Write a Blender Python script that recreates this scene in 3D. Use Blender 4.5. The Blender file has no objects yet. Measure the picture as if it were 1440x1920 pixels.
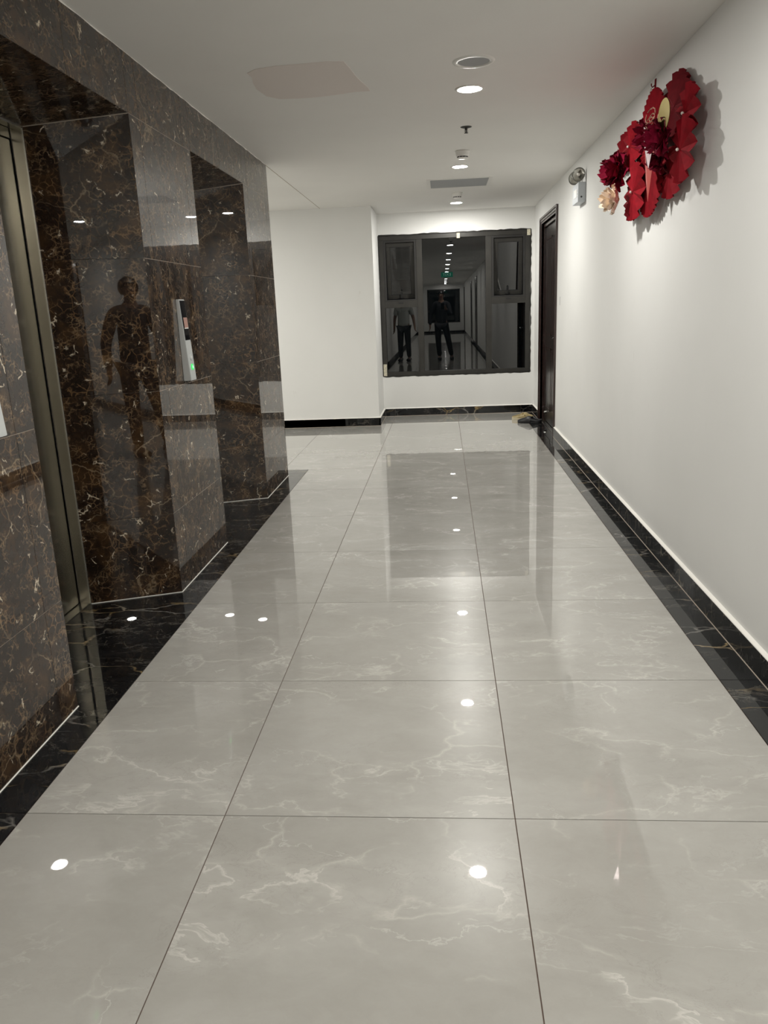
import bpy, bmesh, math, random
from mathutils import Vector, Matrix
R = math.radians
sc = bpy.context.scene
C = sc.collection
random.seed(7)

# ------------------------------------------------------------------ camera
CAM = Vector((0.632, -1.824, 1.3451))
F_PX = 1448.4
_f = Vector((-0.08066545, 0.96378351, -0.2541937))
_r = Vector((0.99653753, 0.07282663, -0.04011525))
_u = Vector((0.02015035, 0.25654947, 0.96632103))
cd = bpy.data.cameras.new('camera')
cam = bpy.data.objects.new('camera', cd)
C.objects.link(cam)
cd.sensor_fit = 'HORIZONTAL'
cd.sensor_width = 36.0
cd.lens = F_PX / 1440.0 * 36.0
cd.clip_start = 0.02
cam.matrix_world = Matrix(((_r.x, _u.x, -_f.x, CAM.x), (_r.y, _u.y, -_f.y, CAM.y), (_r.z, _u.z, -_f.z, CAM.z), (0, 0, 0, 1)))
sc.camera = cam

# ------------------------------------------------------------------ world, exposure
w = bpy.data.worlds.new('night')
sc.world = w
w.use_nodes = True
w.node_tree.nodes['Background'].inputs[0].default_value = (0.010, 0.014, 0.022, 1)
w.node_tree.nodes['Background'].inputs[1].default_value = 0.12
sc.view_settings.view_transform = 'Standard'
sc.view_settings.look = 'None'
sc.view_settings.gamma = 1.0
sc.view_settings.exposure = 0.27
sc.view_settings.use_curve_mapping = False
sc.cycles.caustics_reflective = False
sc.cycles.caustics_refractive = False
sc.cycles.max_bounces = 10
sc.cycles.diffuse_bounces = 6
sc.cycles.glossy_bounces = 6
LAMP = 700.0            # emission strength of the downlight diffusers
LAMP_COL = (1.0, 0.978, 0.918)

# ------------------------------------------------------------------ node helpers
def new_mat(name):
    m = bpy.data.materials.new(name)
    m.use_nodes = True
    return m, m.node_tree.nodes, m.node_tree.links, m.node_tree.nodes['Principled BSDF']

def pmat(name, col, rough=0.5, metal=0.0, coat=0.0, coat_rough=0.03, spec=0.5, trans=0.0, ior=1.5, bump=0.0, bump_scale=50, emit=None, estr=0.0, var=0.0, var_scale=3.0):
    m, N, L, b = new_mat(name)
    b.inputs['Base Color'].default_value = (*col, 1)
    b.inputs['Roughness'].default_value = rough
    b.inputs['Metallic'].default_value = metal
    b.inputs['Coat Weight'].default_value = coat
    b.inputs['Coat Roughness'].default_value = coat_rough
    b.inputs['Specular IOR Level'].default_value = spec
    b.inputs['Transmission Weight'].default_value = trans
    b.inputs['IOR'].default_value = ior
    if emit:
        b.inputs['Emission Color'].default_value = (*emit, 1)
        b.inputs['Emission Strength'].default_value = estr
    if bump or var:
        tc = N.new('ShaderNodeNewGeometry')
        nz = N.new('ShaderNodeTexNoise')
        nz.inputs['Scale'].default_value = bump_scale if bump else var_scale
        nz.inputs['Detail'].default_value = 6
        L.new(tc.outputs['Position'], nz.inputs['Vector'])
        if bump:
            bp = N.new('ShaderNodeBump')
            bp.inputs['Strength'].default_value = bump
            bp.inputs['Distance'].default_value = 0.002
            L.new(nz.outputs['Fac'], bp.inputs['Height'])
            L.new(bp.outputs['Normal'], b.inputs['Normal'])
        if var:
            n2 = N.new('ShaderNodeTexNoise')
            n2.inputs['Scale'].default_value = var_scale
            n2.inputs['Detail'].default_value = 5
            L.new(tc.outputs['Position'], n2.inputs['Vector'])
            cr = N.new('ShaderNodeValToRGB')
            cr.color_ramp.elements[0].position = 0.35
            cr.color_ramp.elements[1].position = 0.65
            cr.color_ramp.elements[0].color = (*[c * (1 - var) for c in col], 1)
            cr.color_ramp.elements[1].color = (*col, 1)
            L.new(n2.outputs['Fac'], cr.inputs['Fac'])
            L.new(cr.outputs['Color'], b.inputs['Base Color'])
    return m

def tile_coord(N, L, amp=13.0, stretch=(1, 1, 1), warp=0.0, warp_scale=3.0):
    """world position shifted by a random amount for every tile"""
    g = N.new('ShaderNodeNewGeometry')
    oi = N.new('ShaderNodeObjectInfo')
    mul = N.new('ShaderNodeVectorMath'); mul.operation = 'SCALE'
    mul.inputs[0].default_value = (1.0, 2.3, 3.7)
    m1 = N.new('ShaderNodeMath'); m1.operation = 'MULTIPLY'; m1.inputs[1].default_value = amp
    L.new(oi.outputs['Random'], m1.inputs[0])
    L.new(m1.outputs[0], mul.inputs['Scale'])
    add = N.new('ShaderNodeVectorMath'); add.operation = 'ADD'
    L.new(g.outputs['Position'], add.inputs[0]); L.new(mul.outputs[0], add.inputs[1])
    st = N.new('ShaderNodeVectorMath'); st.operation = 'MULTIPLY'
    st.inputs[1].default_value = stretch
    L.new(add.outputs[0], st.inputs[0])
    out = st.outputs[0]
    if warp:
        nz = N.new('ShaderNodeTexNoise'); nz.inputs['Scale'].default_value = warp_scale; nz.inputs['Detail'].default_value = 5
        L.new(out, nz.inputs['Vector'])
        sub = N.new('ShaderNodeVectorMath'); sub.operation = 'SUBTRACT'; sub.inputs[1].default_value = (0.5, 0.5, 0.5)
        L.new(nz.outputs['Color'], sub.inputs[0])
        sc_ = N.new('ShaderNodeVectorMath'); sc_.operation = 'SCALE'; sc_.inputs['Scale'].default_value = warp
        L.new(sub.outputs[0], sc_.inputs[0])
        ad = N.new('ShaderNodeVectorMath'); ad.operation = 'ADD'
        L.new(out, ad.inputs[0]); L.new(sc_.outputs[0], ad.inputs[1])
        out = ad.outputs[0]
    return out

def ramp(N, L, src, stops, interp='LINEAR'):
    cr = N.new('ShaderNodeValToRGB')
    cr.color_ramp.interpolation = interp
    els = cr.color_ramp.elements
    while len(els) < len(stops): els.new(0.5)
    for e, (p, c) in zip(els, stops):
        e.position = p
        e.color = (c, c, c, 1) if isinstance(c, (int, float)) else (*c, 1)
    L.new(src, cr.inputs['Fac'])
    return cr.outputs['Color']

def mix(N, L, fac, a, b):
    mx = N.new('ShaderNodeMix'); mx.data_type = 'RGBA'
    if isinstance(fac, (int, float)): mx.inputs['Factor'].default_value = fac
    else: L.new(fac, mx.inputs['Factor'])
    for s, v in ((6, a), (7, b)):
        if isinstance(v, tuple): mx.inputs[s].default_value = (*v, 1)
        else: L.new(v, mx.inputs[s])
    return mx.outputs[2]

def mult(N, L, a, b):
    m = N.new('ShaderNodeMath'); m.operation = 'MULTIPLY'
    for i, v in enumerate((a, b)):
        if isinstance(v, (int, float)): m.inputs[i].default_value = v
        else: L.new(v, m.inputs[i])
    return m.outputs[0]

def vor(N, L, vec, scale, feature='DISTANCE_TO_EDGE', rnd=1.0):
    v = N.new('ShaderNodeTexVoronoi'); v.feature = feature
    v.inputs['Scale'].default_value = scale
    v.inputs['Randomness'].default_value = rnd
    L.new(vec, v.inputs['Vector'])
    return v.outputs['Distance']

def noise(N, L, vec, scale, detail=5, rough=0.55, dist=0.0):
    n = N.new('ShaderNodeTexNoise')
    n.inputs['Scale'].default_value = scale; n.inputs['Detail'].default_value = detail
    n.inputs['Roughness'].default_value = rough; n.inputs['Distortion'].default_value = dist
    L.new(vec, n.inputs['Vector'])
    return n.outputs['Fac']

# polished grey porcelain
def floor_mat():
    m, N, L, b = new_mat('polished_grey_porcelain')
    v = tile_coord(N, L, stretch=(0.75, 1.2, 1), warp=0.55, warp_scale=1.7)
    v2 = tile_coord(N, L, amp=9.0, stretch=(0.85, 1.25, 1), warp=0.14, warp_scale=9.0)
    cloud = ramp(N, L, noise(N, L, v, 2.2, 7, 0.58), [(0.28, (0.335, 0.323, 0.296)), (0.5, (0.385, 0.374, 0.345)), (0.74, (0.455, 0.446, 0.418))])
    mott = ramp(N, L, noise(N, L, v2, 11.0, 10, 0.75), [(0.35, (0.34, 0.325, 0.30)), (0.65, (0.46, 0.45, 0.43))])
    c = mix(N, L, 0.20, cloud, mott)
    mask1 = ramp(N, L, noise(N, L, v2, 2.6, 5, 0.6), [(0.45, 0.0), (0.60, 1.0)])
    mask2 = ramp(N, L, noise(N, L, v, 3.6, 5, 0.6), [(0.47, 0.0), (0.62, 1.0)])
    # soft pale bands with wispy cores
    r0 = ramp(N, L, noise(N, L, v, 1.3, 6, 0.55, 0.3), [(0.43, 0.0), (0.50, 1.0), (0.57, 0.0)])
    c = mix(N, L, mult(N, L, mult(N, L, r0, mask1), 0.26), c, (0.58, 0.565, 0.53))
    r1 = ramp(N, L, noise(N, L, v, 1.3, 8, 0.58, 0.3), [(0.488, 0.0), (0.5, 1.0), (0.503, 0.0)])
    c = mix(N, L, mult(N, L, mult(N, L, r1, mask1), 0.50), c, (0.70, 0.68, 0.64))
    r2 = ramp(N, L, noise(N, L, v2, 2.6, 8, 0.58, 0.4), [(0.492, 0.0), (0.5, 1.0), (0.508, 0.0)])
    c = mix(N, L, mult(N, L, mult(N, L, r2, mask2), 0.42), c, (0.66, 0.645, 0.615))
    e1 = ramp(N, L, vor(N, L, v2, 2.6), [(0.0, 1.0), (0.007, 0.5), (0.028, 0.0)])
    c = mix(N, L, mult(N, L, mult(N, L, e1, mask2), 0.42), c, (0.66, 0.635, 0.59))
    n3 = ramp(N, L, noise(N, L, v2, 5.0, 10, 0.7, 0.9), [(0.492, 0.0), (0.5, 1.0), (0.508, 0.0)])
    c = mix(N, L, mult(N, L, mult(N, L, n3, mask1), 0.30), c, (0.22, 0.20, 0.18))
    L.new(c, b.inputs['Base Color'])
    b.inputs['Roughness'].default_value = 0.26
    b.inputs['Specular IOR Level'].default_value = 0.16
    b.inputs['Coat Weight'].default_value = 1.0
    b.inputs['Coat Roughness'].default_value = 0.010
    b.inputs['Coat IOR'].default_value = 1.52
    return m

def brown_marble():
    m, N, L, b = new_mat('dark_brown_marble')
    v = tile_coord(N, L, warp=0.15, warp_scale=4.0)
    v2 = tile_coord(N, L, amp=9.0, warp=0.075, warp_scale=14.0)
    v3 = tile_coord(N, L, amp=5.0, warp=0.045, warp_scale=30.0)
    base = ramp(N, L, noise(N, L, v, 7.0, 8, 0.68), [(0.32, (0.008, 0.005, 0.0035)), (0.50, (0.020, 0.011, 0.0065)), (0.62, (0.046, 0.024, 0.010)), (0.74, (0.078, 0.043, 0.018)), (0.84, (0.026, 0.023, 0.018))])
    # fine cracked network everywhere
    e2 = ramp(N, L, vor(N, L, v2, 24.0), [(0.0, 1.0), (0.025, 0.5), (0.075, 0.0)])
    k2 = ramp(N, L, noise(N, L, v, 9.0, 6, 0.65), [(0.48, 0.0), (0.60, 1.0)])
    c = mix(N, L, mult(N, L, mult(N, L, e2, k2), 0.75), base, (0.23, 0.135, 0.065))
    e4 = ramp(N, L, vor(N, L, v3, 42.0), [(0.0, 1.0), (0.05, 0.5), (0.12, 0.0)])
    k4 = ramp(N, L, noise(N, L, v2, 15.0, 5, 0.65), [(0.51, 0.0), (0.62, 1.0)])
    c = mix(N, L, mult(N, L, mult(N, L, e4, k4), 0.65), c, (0.27, 0.18, 0.10))
    # long pale veins
    e1 = ramp(N, L, vor(N, L, v2, 4.2), [(0.0, 1.0), (0.006, 0.5), (0.016, 0.0)])
    k1 = ramp(N, L, noise(N, L, v, 3.5, 4), [(0.50, 0.0), (0.60, 1.0)])
    c = mix(N, L, mult(N, L, mult(N, L, e1, k1), 0.55), c, (0.36, 0.27, 0.17))
    # short bright flecks
    e3 = ramp(N, L, vor(N, L, v3, 15.0), [(0.0, 1.0), (0.02, 0.6), (0.05, 0.0)])
    k3 = ramp(N, L, noise(N, L, v2, 17.0, 3), [(0.60, 0.0), (0.66, 1.0)])
    c = mix(N, L, mult(N, L, mult(N, L, e3, k3), 0.95), c, (0.72, 0.62, 0.47))
    L.new(c, b.inputs['Base Color'])
    b.inputs['Roughness'].default_value = 0.3
    b.inputs['Specular IOR Level'].default_value = 0.05
    b.inputs['Coat Weight'].default_value = 1.0
    b.inputs['Coat Roughness'].default_value = 0.008
    b.inputs['Coat IOR'].default_value = 1.53
    return m

def black_marble():
    m, N, L, b = new_mat('black_gold_marble')
    v = tile_coord(N, L, stretch=(0.6, 1.6, 1), warp=0.30, warp_scale=3.0)
    v2 = tile_coord(N, L, amp=9.0, stretch=(0.7, 1.5, 1), warp=0.10, warp_scale=12.0)
    base = ramp(N, L, noise(N, L, v, 6.0, 8, 0.65), [(0.38, (0.0022, 0.0026, 0.0032)), (0.62, (0.007, 0.0078, 0.009)), (0.74, (0.020, 0.020, 0.020))])
    e1 = ramp(N, L, vor(N, L, v2, 5.0), [(0.0, 1.0), (0.012, 0.5), (0.035, 0.0)])
    k1 = ramp(N, L, noise(N, L, v, 3.2, 4), [(0.48, 0.0), (0.62, 1.0)])
    vc = ramp(N, L, noise(N, L, v2, 6.0, 3), [(0.42, (0.38, 0.36, 0.33)), (0.6, (0.50, 0.34, 0.13))])
    c = mix(N, L, mult(N, L, mult(N, L, e1, k1), 0.75), base, vc)
    r2 = ramp(N, L, noise(N, L, v2, 7.0, 10, 0.7, 0.6), [(0.486, 0.0), (0.5, 1.0), (0.514, 0.0)])
    k2 = ramp(N, L, noise(N, L, v, 4.0, 4), [(0.50, 0.0), (0.64, 1.0)])
    c = mix(N, L, mult(N, L, mult(N, L, r2, k2), 0.45), c, (0.33, 0.30, 0.25))
    L.new(c, b.inputs['Base Color'])
    b.inputs['Roughness'].default_value = 0.3
    b.inputs['Specular IOR Level'].default_value = 0.04
    b.inputs['Coat Weight'].default_value = 1.0
    b.inputs['Coat Roughness'].default_value = 0.010
    b.inputs['Coat IOR'].default_value = 1.48
    return m

def wall_paint(name, col, scuff=0.0):
    m, N, L, b = new_mat(name)
    g = N.new('ShaderNodeNewGeometry')
    n1 = noise(N, L, g.outputs['Position'], 1.1, 3)
    c = ramp(N, L, n1, [(0.35, tuple(x * 0.965 for x in col)), (0.65, col)])
    if scuff:
        st = N.new('ShaderNodeVectorMath'); st.operation = 'MULTIPLY'; st.inputs[1].default_value = (4, 9, 2.2)
        L.new(g.outputs['Position'], st.inputs[0])
        n2 = ramp(N, L, noise(N, L, st.outputs[0], 2.6, 8, 0.7, 0.4), [(0.66, 0.0), (0.76, 1.0)])
        c = mix(N, L, mult(N, L, n2, scuff), c, (0.50, 0.45, 0.37))
    L.new(c, b.inputs['Base Color'])
    b.inputs['Roughness'].default_value = 0.62
    b.inputs['Specular IOR Level'].default_value = 0.25
    bp = N.new('ShaderNodeBump'); bp.inputs['Strength'].default_value = 0.12; bp.inputs['Distance'].default_value = 0.003
    L.new(noise(N, L, g.outputs['Position'], 26.0, 5), bp.inputs['Height'])
    L.new(bp.outputs['Normal'], b.inputs['Normal'])
    return m

def brushed_steel():
    m, N, L, b = new_mat('stainless_steel')
    b.inputs['Roughness'].default_value = 0.24
    b.inputs['Base Color'].default_value = (0.42, 0.395, 0.335, 1)
    b.inputs['Metallic'].default_value = 1.0
    return m

M = {}
M['floor'] = floor_mat()
M['brown'] = brown_marble()
M['black'] = black_marble()
M['wall'] = wall_paint('white_wall_paint', (0.80, 0.80, 0.785), 0.35)
M['ceil'] = wall_paint('white_ceiling_paint', (0.84, 0.83, 0.805))
M['patch'] = pmat('touched_up_paint', (0.735, 0.675, 0.640), 0.6)
M['grout'] = pmat('dark_floor_grout', (0.10, 0.065, 0.05), 0.8)
M['tgrout'] = pmat('tan_tile_grout', (0.40, 0.34, 0.28), 0.8)
M['caulk'] = pmat('white_caulk', (0.84, 0.82, 0.77), 0.5)
M['steel'] = brushed_steel()
M['steel2'] = pmat('bright_steel_trim', (0.62, 0.61, 0.57), 0.25, 1.0)
M['gap'] = pmat('dark_gap', (0.004, 0.004, 0.004), 0.8)
M['panel'] = pmat('silver_panel', (0.60, 0.62, 0.62), 0.32, 0.35)
M['screen'] = pmat('black_glass', (0.006, 0.006, 0.008), 0.08, 0, 1.0)
M['lampon'] = pmat('downlight_diffuser', (0.9, 0.9, 0.9), 0.5, emit=LAMP_COL, estr=LAMP)
M['plastic'] = pmat('white_plastic', (0.78, 0.77, 0.74), 0.4)
M['greyplastic'] = pmat('grey_plastic', (0.36, 0.37, 0.38), 0.5)
M['darkplastic'] = pmat('dark_plastic', (0.02, 0.02, 0.02), 0.4)
M['chrome'] = pmat('chrome', (0.66, 0.66, 0.64), 0.12, 1.0)
M['darkmetal'] = pmat('dark_metal', (0.05, 0.05, 0.045), 0.4, 0.6)
M['lens'] = pmat('clear_lens', (0.40, 0.41, 0.38), 0.10, 0.2, 1.0)
M['headring'] = pmat('grey_silver_rim', (0.30, 0.30, 0.28), 0.2, 0.7)
M['aluframe'] = pmat('brown_grey_aluminium', (0.033, 0.031, 0.027), 0.42, 0.25, var=0.25, var_scale=9.0)
M['aludark'] = pmat('dark_aluminium_gasket', (0.014, 0.013, 0.012), 0.4)  # darker tone for the vent sub-frames
M['seal'] = pmat('black_rubber', (0.008, 0.008, 0.008), 0.6)
M['glass'] = pmat('night_window_glass', (0.0012, 0.0018, 0.0022), 0.0, ior=1.86)
M['door'] = pmat('dark_mahogany', (0.030, 0.011, 0.008), 0.28, 0, 0.5, 0.15, var=0.4, var_scale=14.0)
M['doordark'] = pmat('dark_door_leaf', (0.013, 0.008, 0.006), 0.35, 0, 0.3, 0.2)
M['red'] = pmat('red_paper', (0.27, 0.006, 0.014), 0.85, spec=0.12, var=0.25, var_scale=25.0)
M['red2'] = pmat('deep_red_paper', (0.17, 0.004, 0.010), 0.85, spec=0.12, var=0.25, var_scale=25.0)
M['crimson'] = pmat('crimson_petal', (0.25, 0.004, 0.030), 0.8, spec=0.15, var=0.35, var_scale=30.0)
M['cream'] = pmat('cream_petal', (0.88, 0.72, 0.56), 0.7, var=0.15, var_scale=30.0)
M['yellow'] = pmat('yellow_stamen', (0.62, 0.42, 0.06), 0.6)
M['gold'] = pmat('gold_foil', (0.12, 0.09, 0.015), 0.38, 0.9)
M['pinkgold'] = pmat('rose_gold_foil', (0.85, 0.50, 0.38), 0.25, 0.9)
M['pearl'] = pmat('pearl', (0.85, 0.80, 0.74), 0.2, 0, 1.0)
M['foil'] = pmat('pink_film_glare', (0.92, 0.74, 0.78), 0.22, 0.35, 1.0)  # glossy film, its white glare put into the pale base colour
M['orange'] = pmat('orange_film_reflection', (0.42, 0.03, 0.015), 0.5, 0, 0.2)  # orange reflections in the clear film, put into the colour
M['tan'] = pmat('tan_leather', (0.46, 0.36, 0.17), 0.5, var=0.3, var_scale=40.0)
M['sole'] = pmat('cream_sole', (0.60, 0.53, 0.38), 0.6)
M['blackshoe'] = pmat('black_leather', (0.012, 0.012, 0.014), 0.38)
M['insole'] = pmat('beige_insole', (0.50, 0.42, 0.36), 0.6)
M['skin'] = pmat('skin', (0.20, 0.115, 0.08), 0.6)
M['hair'] = pmat('black_hair', (0.010, 0.009, 0.009), 0.45)
M['navy'] = pmat('black_cotton', (0.008, 0.009, 0.013), 0.8)
M['shirt'] = pmat('light_grey_shirt', (0.40, 0.42, 0.40), 0.8)
M['trouser'] = pmat('dark_grey_trousers', (0.03, 0.033, 0.036), 0.8)
M['sticker'] = pmat('paper_tape', (0.72, 0.67, 0.52), 0.7, var=0.3, var_scale=60.0)
M['string'] = pmat('thin_string', (0.35, 0.33, 0.30), 0.7)

# ------------------------------------------------------------------ mesh helpers
def link(name, me, mat, parent=None, loc=(0, 0, 0), rot=None, smooth=False):
    o = bpy.data.objects.new(name, me)
    C.objects.link(o)
    if mat and not me.materials: me.materials.append(mat)
    o.location = loc
    if rot: o.rotation_euler = rot
    if parent: o.parent = parent
    if smooth:
        for p in me.polygons: p.use_smooth = True
    return o

def bm_obj(name, bm, mat, parent=None, loc=(0, 0, 0), rot=None, smooth=False):
    bmesh.ops.recalc_face_normals(bm, faces=bm.faces)
    me = bpy.data.meshes.new(name); bm.to_mesh(me); bm.free()
    return link(name, me, mat, parent, loc, rot, smooth)

def add_box(bm, x0, x1, y0, y1, z0, z1):
    vs = [bm.verts.new((x, y, z)) for x in (x0, x1) for y in (y0, y1) for z in (z0, z1)]
    for f in ((0, 1, 3, 2), (4, 6, 7, 5), (0, 4, 5, 1), (2, 3, 7, 6), (0, 2, 6, 4), (1, 5, 7, 3)):
        bm.faces.new([vs[i] for i in f])
    return vs

def box(name, x0, x1, y0, y1, z0, z1, mat, parent=None, bevel=0.0):
    bm = bmesh.new(); add_box(bm, x0, x1, y0, y1, z0, z1)
    if bevel: bmesh.ops.bevel(bm, geom=bm.edges[:], offset=bevel, segments=2, affect='EDGES', profile=0.5)
    return bm_obj(name, bm, mat, parent)

def boxes(name, lst, mat, parent=None, bevel=0.0):
    bm = bmesh.new()
    for b in lst: add_box(bm, *b)
    if bevel: bmesh.ops.bevel(bm, geom=bm.edges[:], offset=bevel, segments=2, affect='EDGES', profile=0.5)
    return bm_obj(name, bm, mat, parent)

def lathe(bm, prof, n=32, axis='Z', c=(0, 0, 0)):
    """prof: list of (radius, height)"""
    rings = []
    for r_, h in prof:
        if r_ < 1e-6:
            rings.append([bm.verts.new(_ax(axis, 0, 0, h, c))]); continue
        rings.append([bm.verts.new(_ax(axis, r_ * math.cos(2 * math.pi * i / n), r_ * math.sin(2 * math.pi * i / n), h, c)) for i in range(n)])
    for a, b in zip(rings, rings[1:]):
        if len(a) == 1 and len(b) == 1: continue
        for i in range(n):
            j = (i + 1) % n
            if len(a) == 1: bm.faces.new((a[0], b[i], b[j]))
            elif len(b) == 1: bm.faces.new((a[i], a[j], b[0]))
            else: bm.faces.new((a[i], a[j], b[j], b[i]))

def _ax(axis, u, v, h, c):
    if axis == 'Z': p = (u, v, h)
    elif axis == 'X': p = (h, u, v)
    else: p = (u, h, v)
    return (p[0] + c[0], p[1] + c[1], p[2] + c[2])

def tube(bm, pts, rad, n=10):
    pts = [Vector(p) for p in pts]
    rads = rad if isinstance(rad, (list, tuple)) else [rad] * len(pts)
    rings = []
    for i, p in enumerate(pts):
        t = (pts[min(i + 1, len(pts) - 1)] - pts[max(i - 1, 0)]).normalized()
        a = t.cross(Vector((0, 0, 1)))
        if a.length < 0.05: a = t.cross(Vector((1, 0, 0)))
        a.normalize(); b = t.cross(a)
        rings.append([bm.verts.new(p + rads[i] * (a * math.cos(2 * math.pi * k / n) + b * math.sin(2 * math.pi * k / n))) for k in range(n)])
    for r0, r1 in zip(rings, rings[1:]):
        for k in range(n):
            bm.faces.new((r0[k], r0[(k + 1) % n], r1[(k + 1) % n], r1[k]))
    bm.faces.new(rings[0]); bm.faces.new(rings[-1])

def slab(name, pts, thick, nrm, mat, parent=None):
    """flat polygon pts (3-D) extruded backwards along -nrm"""
    bm = bmesh.new(); nrm = Vector(nrm).normalized()
    a = [bm.verts.new(Vector(p)) for p in pts]
    b = [bm.verts.new(Vector(p) - nrm * thick) for p in pts]
    bm.faces.new(a); bm.faces.new(list(reversed(b)))
    n = len(pts)
    for i in range(n): bm.faces.new((a[i], a[(i + 1) % n], b[(i + 1) % n], b[i]))
    return bm_obj(name, bm, mat, parent)

def struct(o): o['kind'] = 'structure'; return o

def thing(name, label, cat, loc=(0, 0, 0), rot=(0, 0, 0), group=None):
    o = bpy.data.objects.new(name, None); C.objects.link(o)
    o.location = loc; o.rotation_euler = rot
    o.empty_display_size = 0.1
    o['label'] = label; o['category'] = cat
    if group: o['group'] = group
    return o

def tag(o, label, cat, group=None):
    o['label'] = label; o['category'] = cat
    if group: o['group'] = group
    return o

def dup(root, loc, rot=None, label=None):
    r = root.copy(); C.objects.link(r); r.location = loc
    if rot: r.rotation_euler = rot
    if label: r['label'] = label
    for ch in list(root.children):
        c = ch.copy(); C.objects.link(c); c.parent = r
        for g in list(ch.children):
            d = g.copy(); C.objects.link(d); d.parent = c
    return r

# ------------------------------------------------------------------ dimensions
XR = 1.762           # right wall plane
XL = -0.709          # marble wall plane
YF = 8.134           # window wall
YB = -23.7           # far end behind the camera
YJ = 7.334           # projecting white wall on the left
XJ = -0.142
HC = 2.459           # ceiling
HN = 2.211           # head of the lift niches
SK = 0.095           # skirting height
XE = -5.2            # end of the side passage
NI = [(0.607, 1.7675), (2.621, 3.761)]      # lift niches along y
YE = 4.564           # end of the marble wall
YM = -0.80           # where the marble wall starts, behind the camera
XN = -1.115          # depth of the marble reveals
HI = 2.149

# ------------------------------------------------------------------ shell
floor = struct(boxes('floor', [(XE, XR + 0.2, YB - 0.2, YF + 0.2, -0.14, -0.003)], M['grout']))
ceiling = struct(boxes('ceiling', [(XE, XR + 0.2, YB - 0.2, YF + 0.2, HC, HC + 0.12)], M['ceil']))
# window wall (opening x -0.135..1.71, z 0.505..2.207)
WX0, WX1, WZ0, WZ1 = -0.135, 1.712, 0.507, 2.205
struct(boxes('wall_far', [(XJ - 0.05, WX0, YF, YF + 0.2, 0, HC), (WX1, XR + 0.2, YF, YF + 0.2, 0, HC),
                          (WX0, WX1, YF, YF + 0.2, 0, WZ0), (WX0, WX1, YF, YF + 0.2, WZ1, HC)], M['wall']))
struct(boxes('wall_left_far', [(XE, XJ, YJ, YF + 0.2, 0, HC)], M['wall']))
DY0, DY1, DZ = 6.275, 7.455, 2.185
wr = struct(boxes('wall_right', [(XR, XR + 0.2, YB, DY0, 0, HC), (XR, XR + 0.2, DY1, YF, 0, HC), (XR, XR + 0.2, DY0, DY1, DZ, HC)], M['wall']))
struct(boxes('wall_back', [(XL - 0.2, -0.15, YB - 0.2, YB, 0, HC), (1.55, XR + 0.2, YB - 0.2, YB, 0, HC),
                           (-0.15, 1.55, YB - 0.2, YB, 0, WZ0), (-0.15, 1.55, YB - 0.2, YB, WZ1, HC)], M['wall']))
struct(boxes('wall_left_near', [(XL - 0.2, XL, YB, YM, 0, HC)], M['wall']))
struct(boxes('wall_passage_end', [(XE - 0.2, XE, 4.3, YJ + 0.3, 0, HC)], M['wall']))
struct(boxes('wall_passage_side', [(XE, XL - 0.16, YE - 0.16, YE - 0.01, 0, HC)], M['wall']))

# ceiling: fine joint line, touched-up patch
box('joint_line', XL - 0.007, XL - 0.002, YE + 0.005, YJ - 0.001, HC - 0.0015, HC + 0.001, M['tgrout'], ceiling)
patch = [(-0.27, 2.30), (-0.275, 2.22), (-0.22, 2.165), (-0.12, 2.14), (0.0, 2.135), (0.12, 2.125), (0.20, 2.14), (0.215, 2.25), (0.235, 2.42), (0.27, 2.60),
         (0.275, 2.67), (0.20, 2.665), (0.12, 2.69), (0.0, 2.72), (-0.12, 2.725), (-0.22, 2.71), (-0.275, 2.64), (-0.295, 2.5), (-0.285, 2.38)]
slab('paint_patch', [(x, y, HC - 0.0012) for x, y in patch], 0.0013, (0, 0, -1), M['patch'], ceiling)

# ------------------------------------------------------------------ floor tiles
GAP = 0.0014
_tm = {}
def tile(name, x0, x1, y0, y1, z0, z1, mat, parent, gx=GAP, gy=GAP, gz=0.0):
    """axis aligned slab tile; equal sizes share one mesh, chamfered edges"""
    key = (round(x1 - x0, 4), round(y1 - y0, 4), round(z1 - z0, 4), gx, gy, gz, mat.name)
    cx, cy, cz = (x0 + x1) / 2, (y0 + y1) / 2, (z0 + z1) / 2
    if key not in _tm:
        bm = bmesh.new()
        add_box(bm, x0 - cx + gx, x1 - cx - gx, y0 - cy + gy, y1 - cy - gy, z0 - cz + gz, z1 - cz - gz)
        bmesh.ops.bevel(bm, geom=bm.edges[:], offset=0.0004, segments=1, affect='EDGES')
        bmesh.ops.recalc_face_normals(bm, faces=bm.faces)
        me = bpy.data.meshes.new(name); bm.to_mesh(me); bm.free(); me.materials.append(mat)
        _tm[key] = me
    return link(name, _tm[key], mat, parent, (cx, cy, cz))

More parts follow.
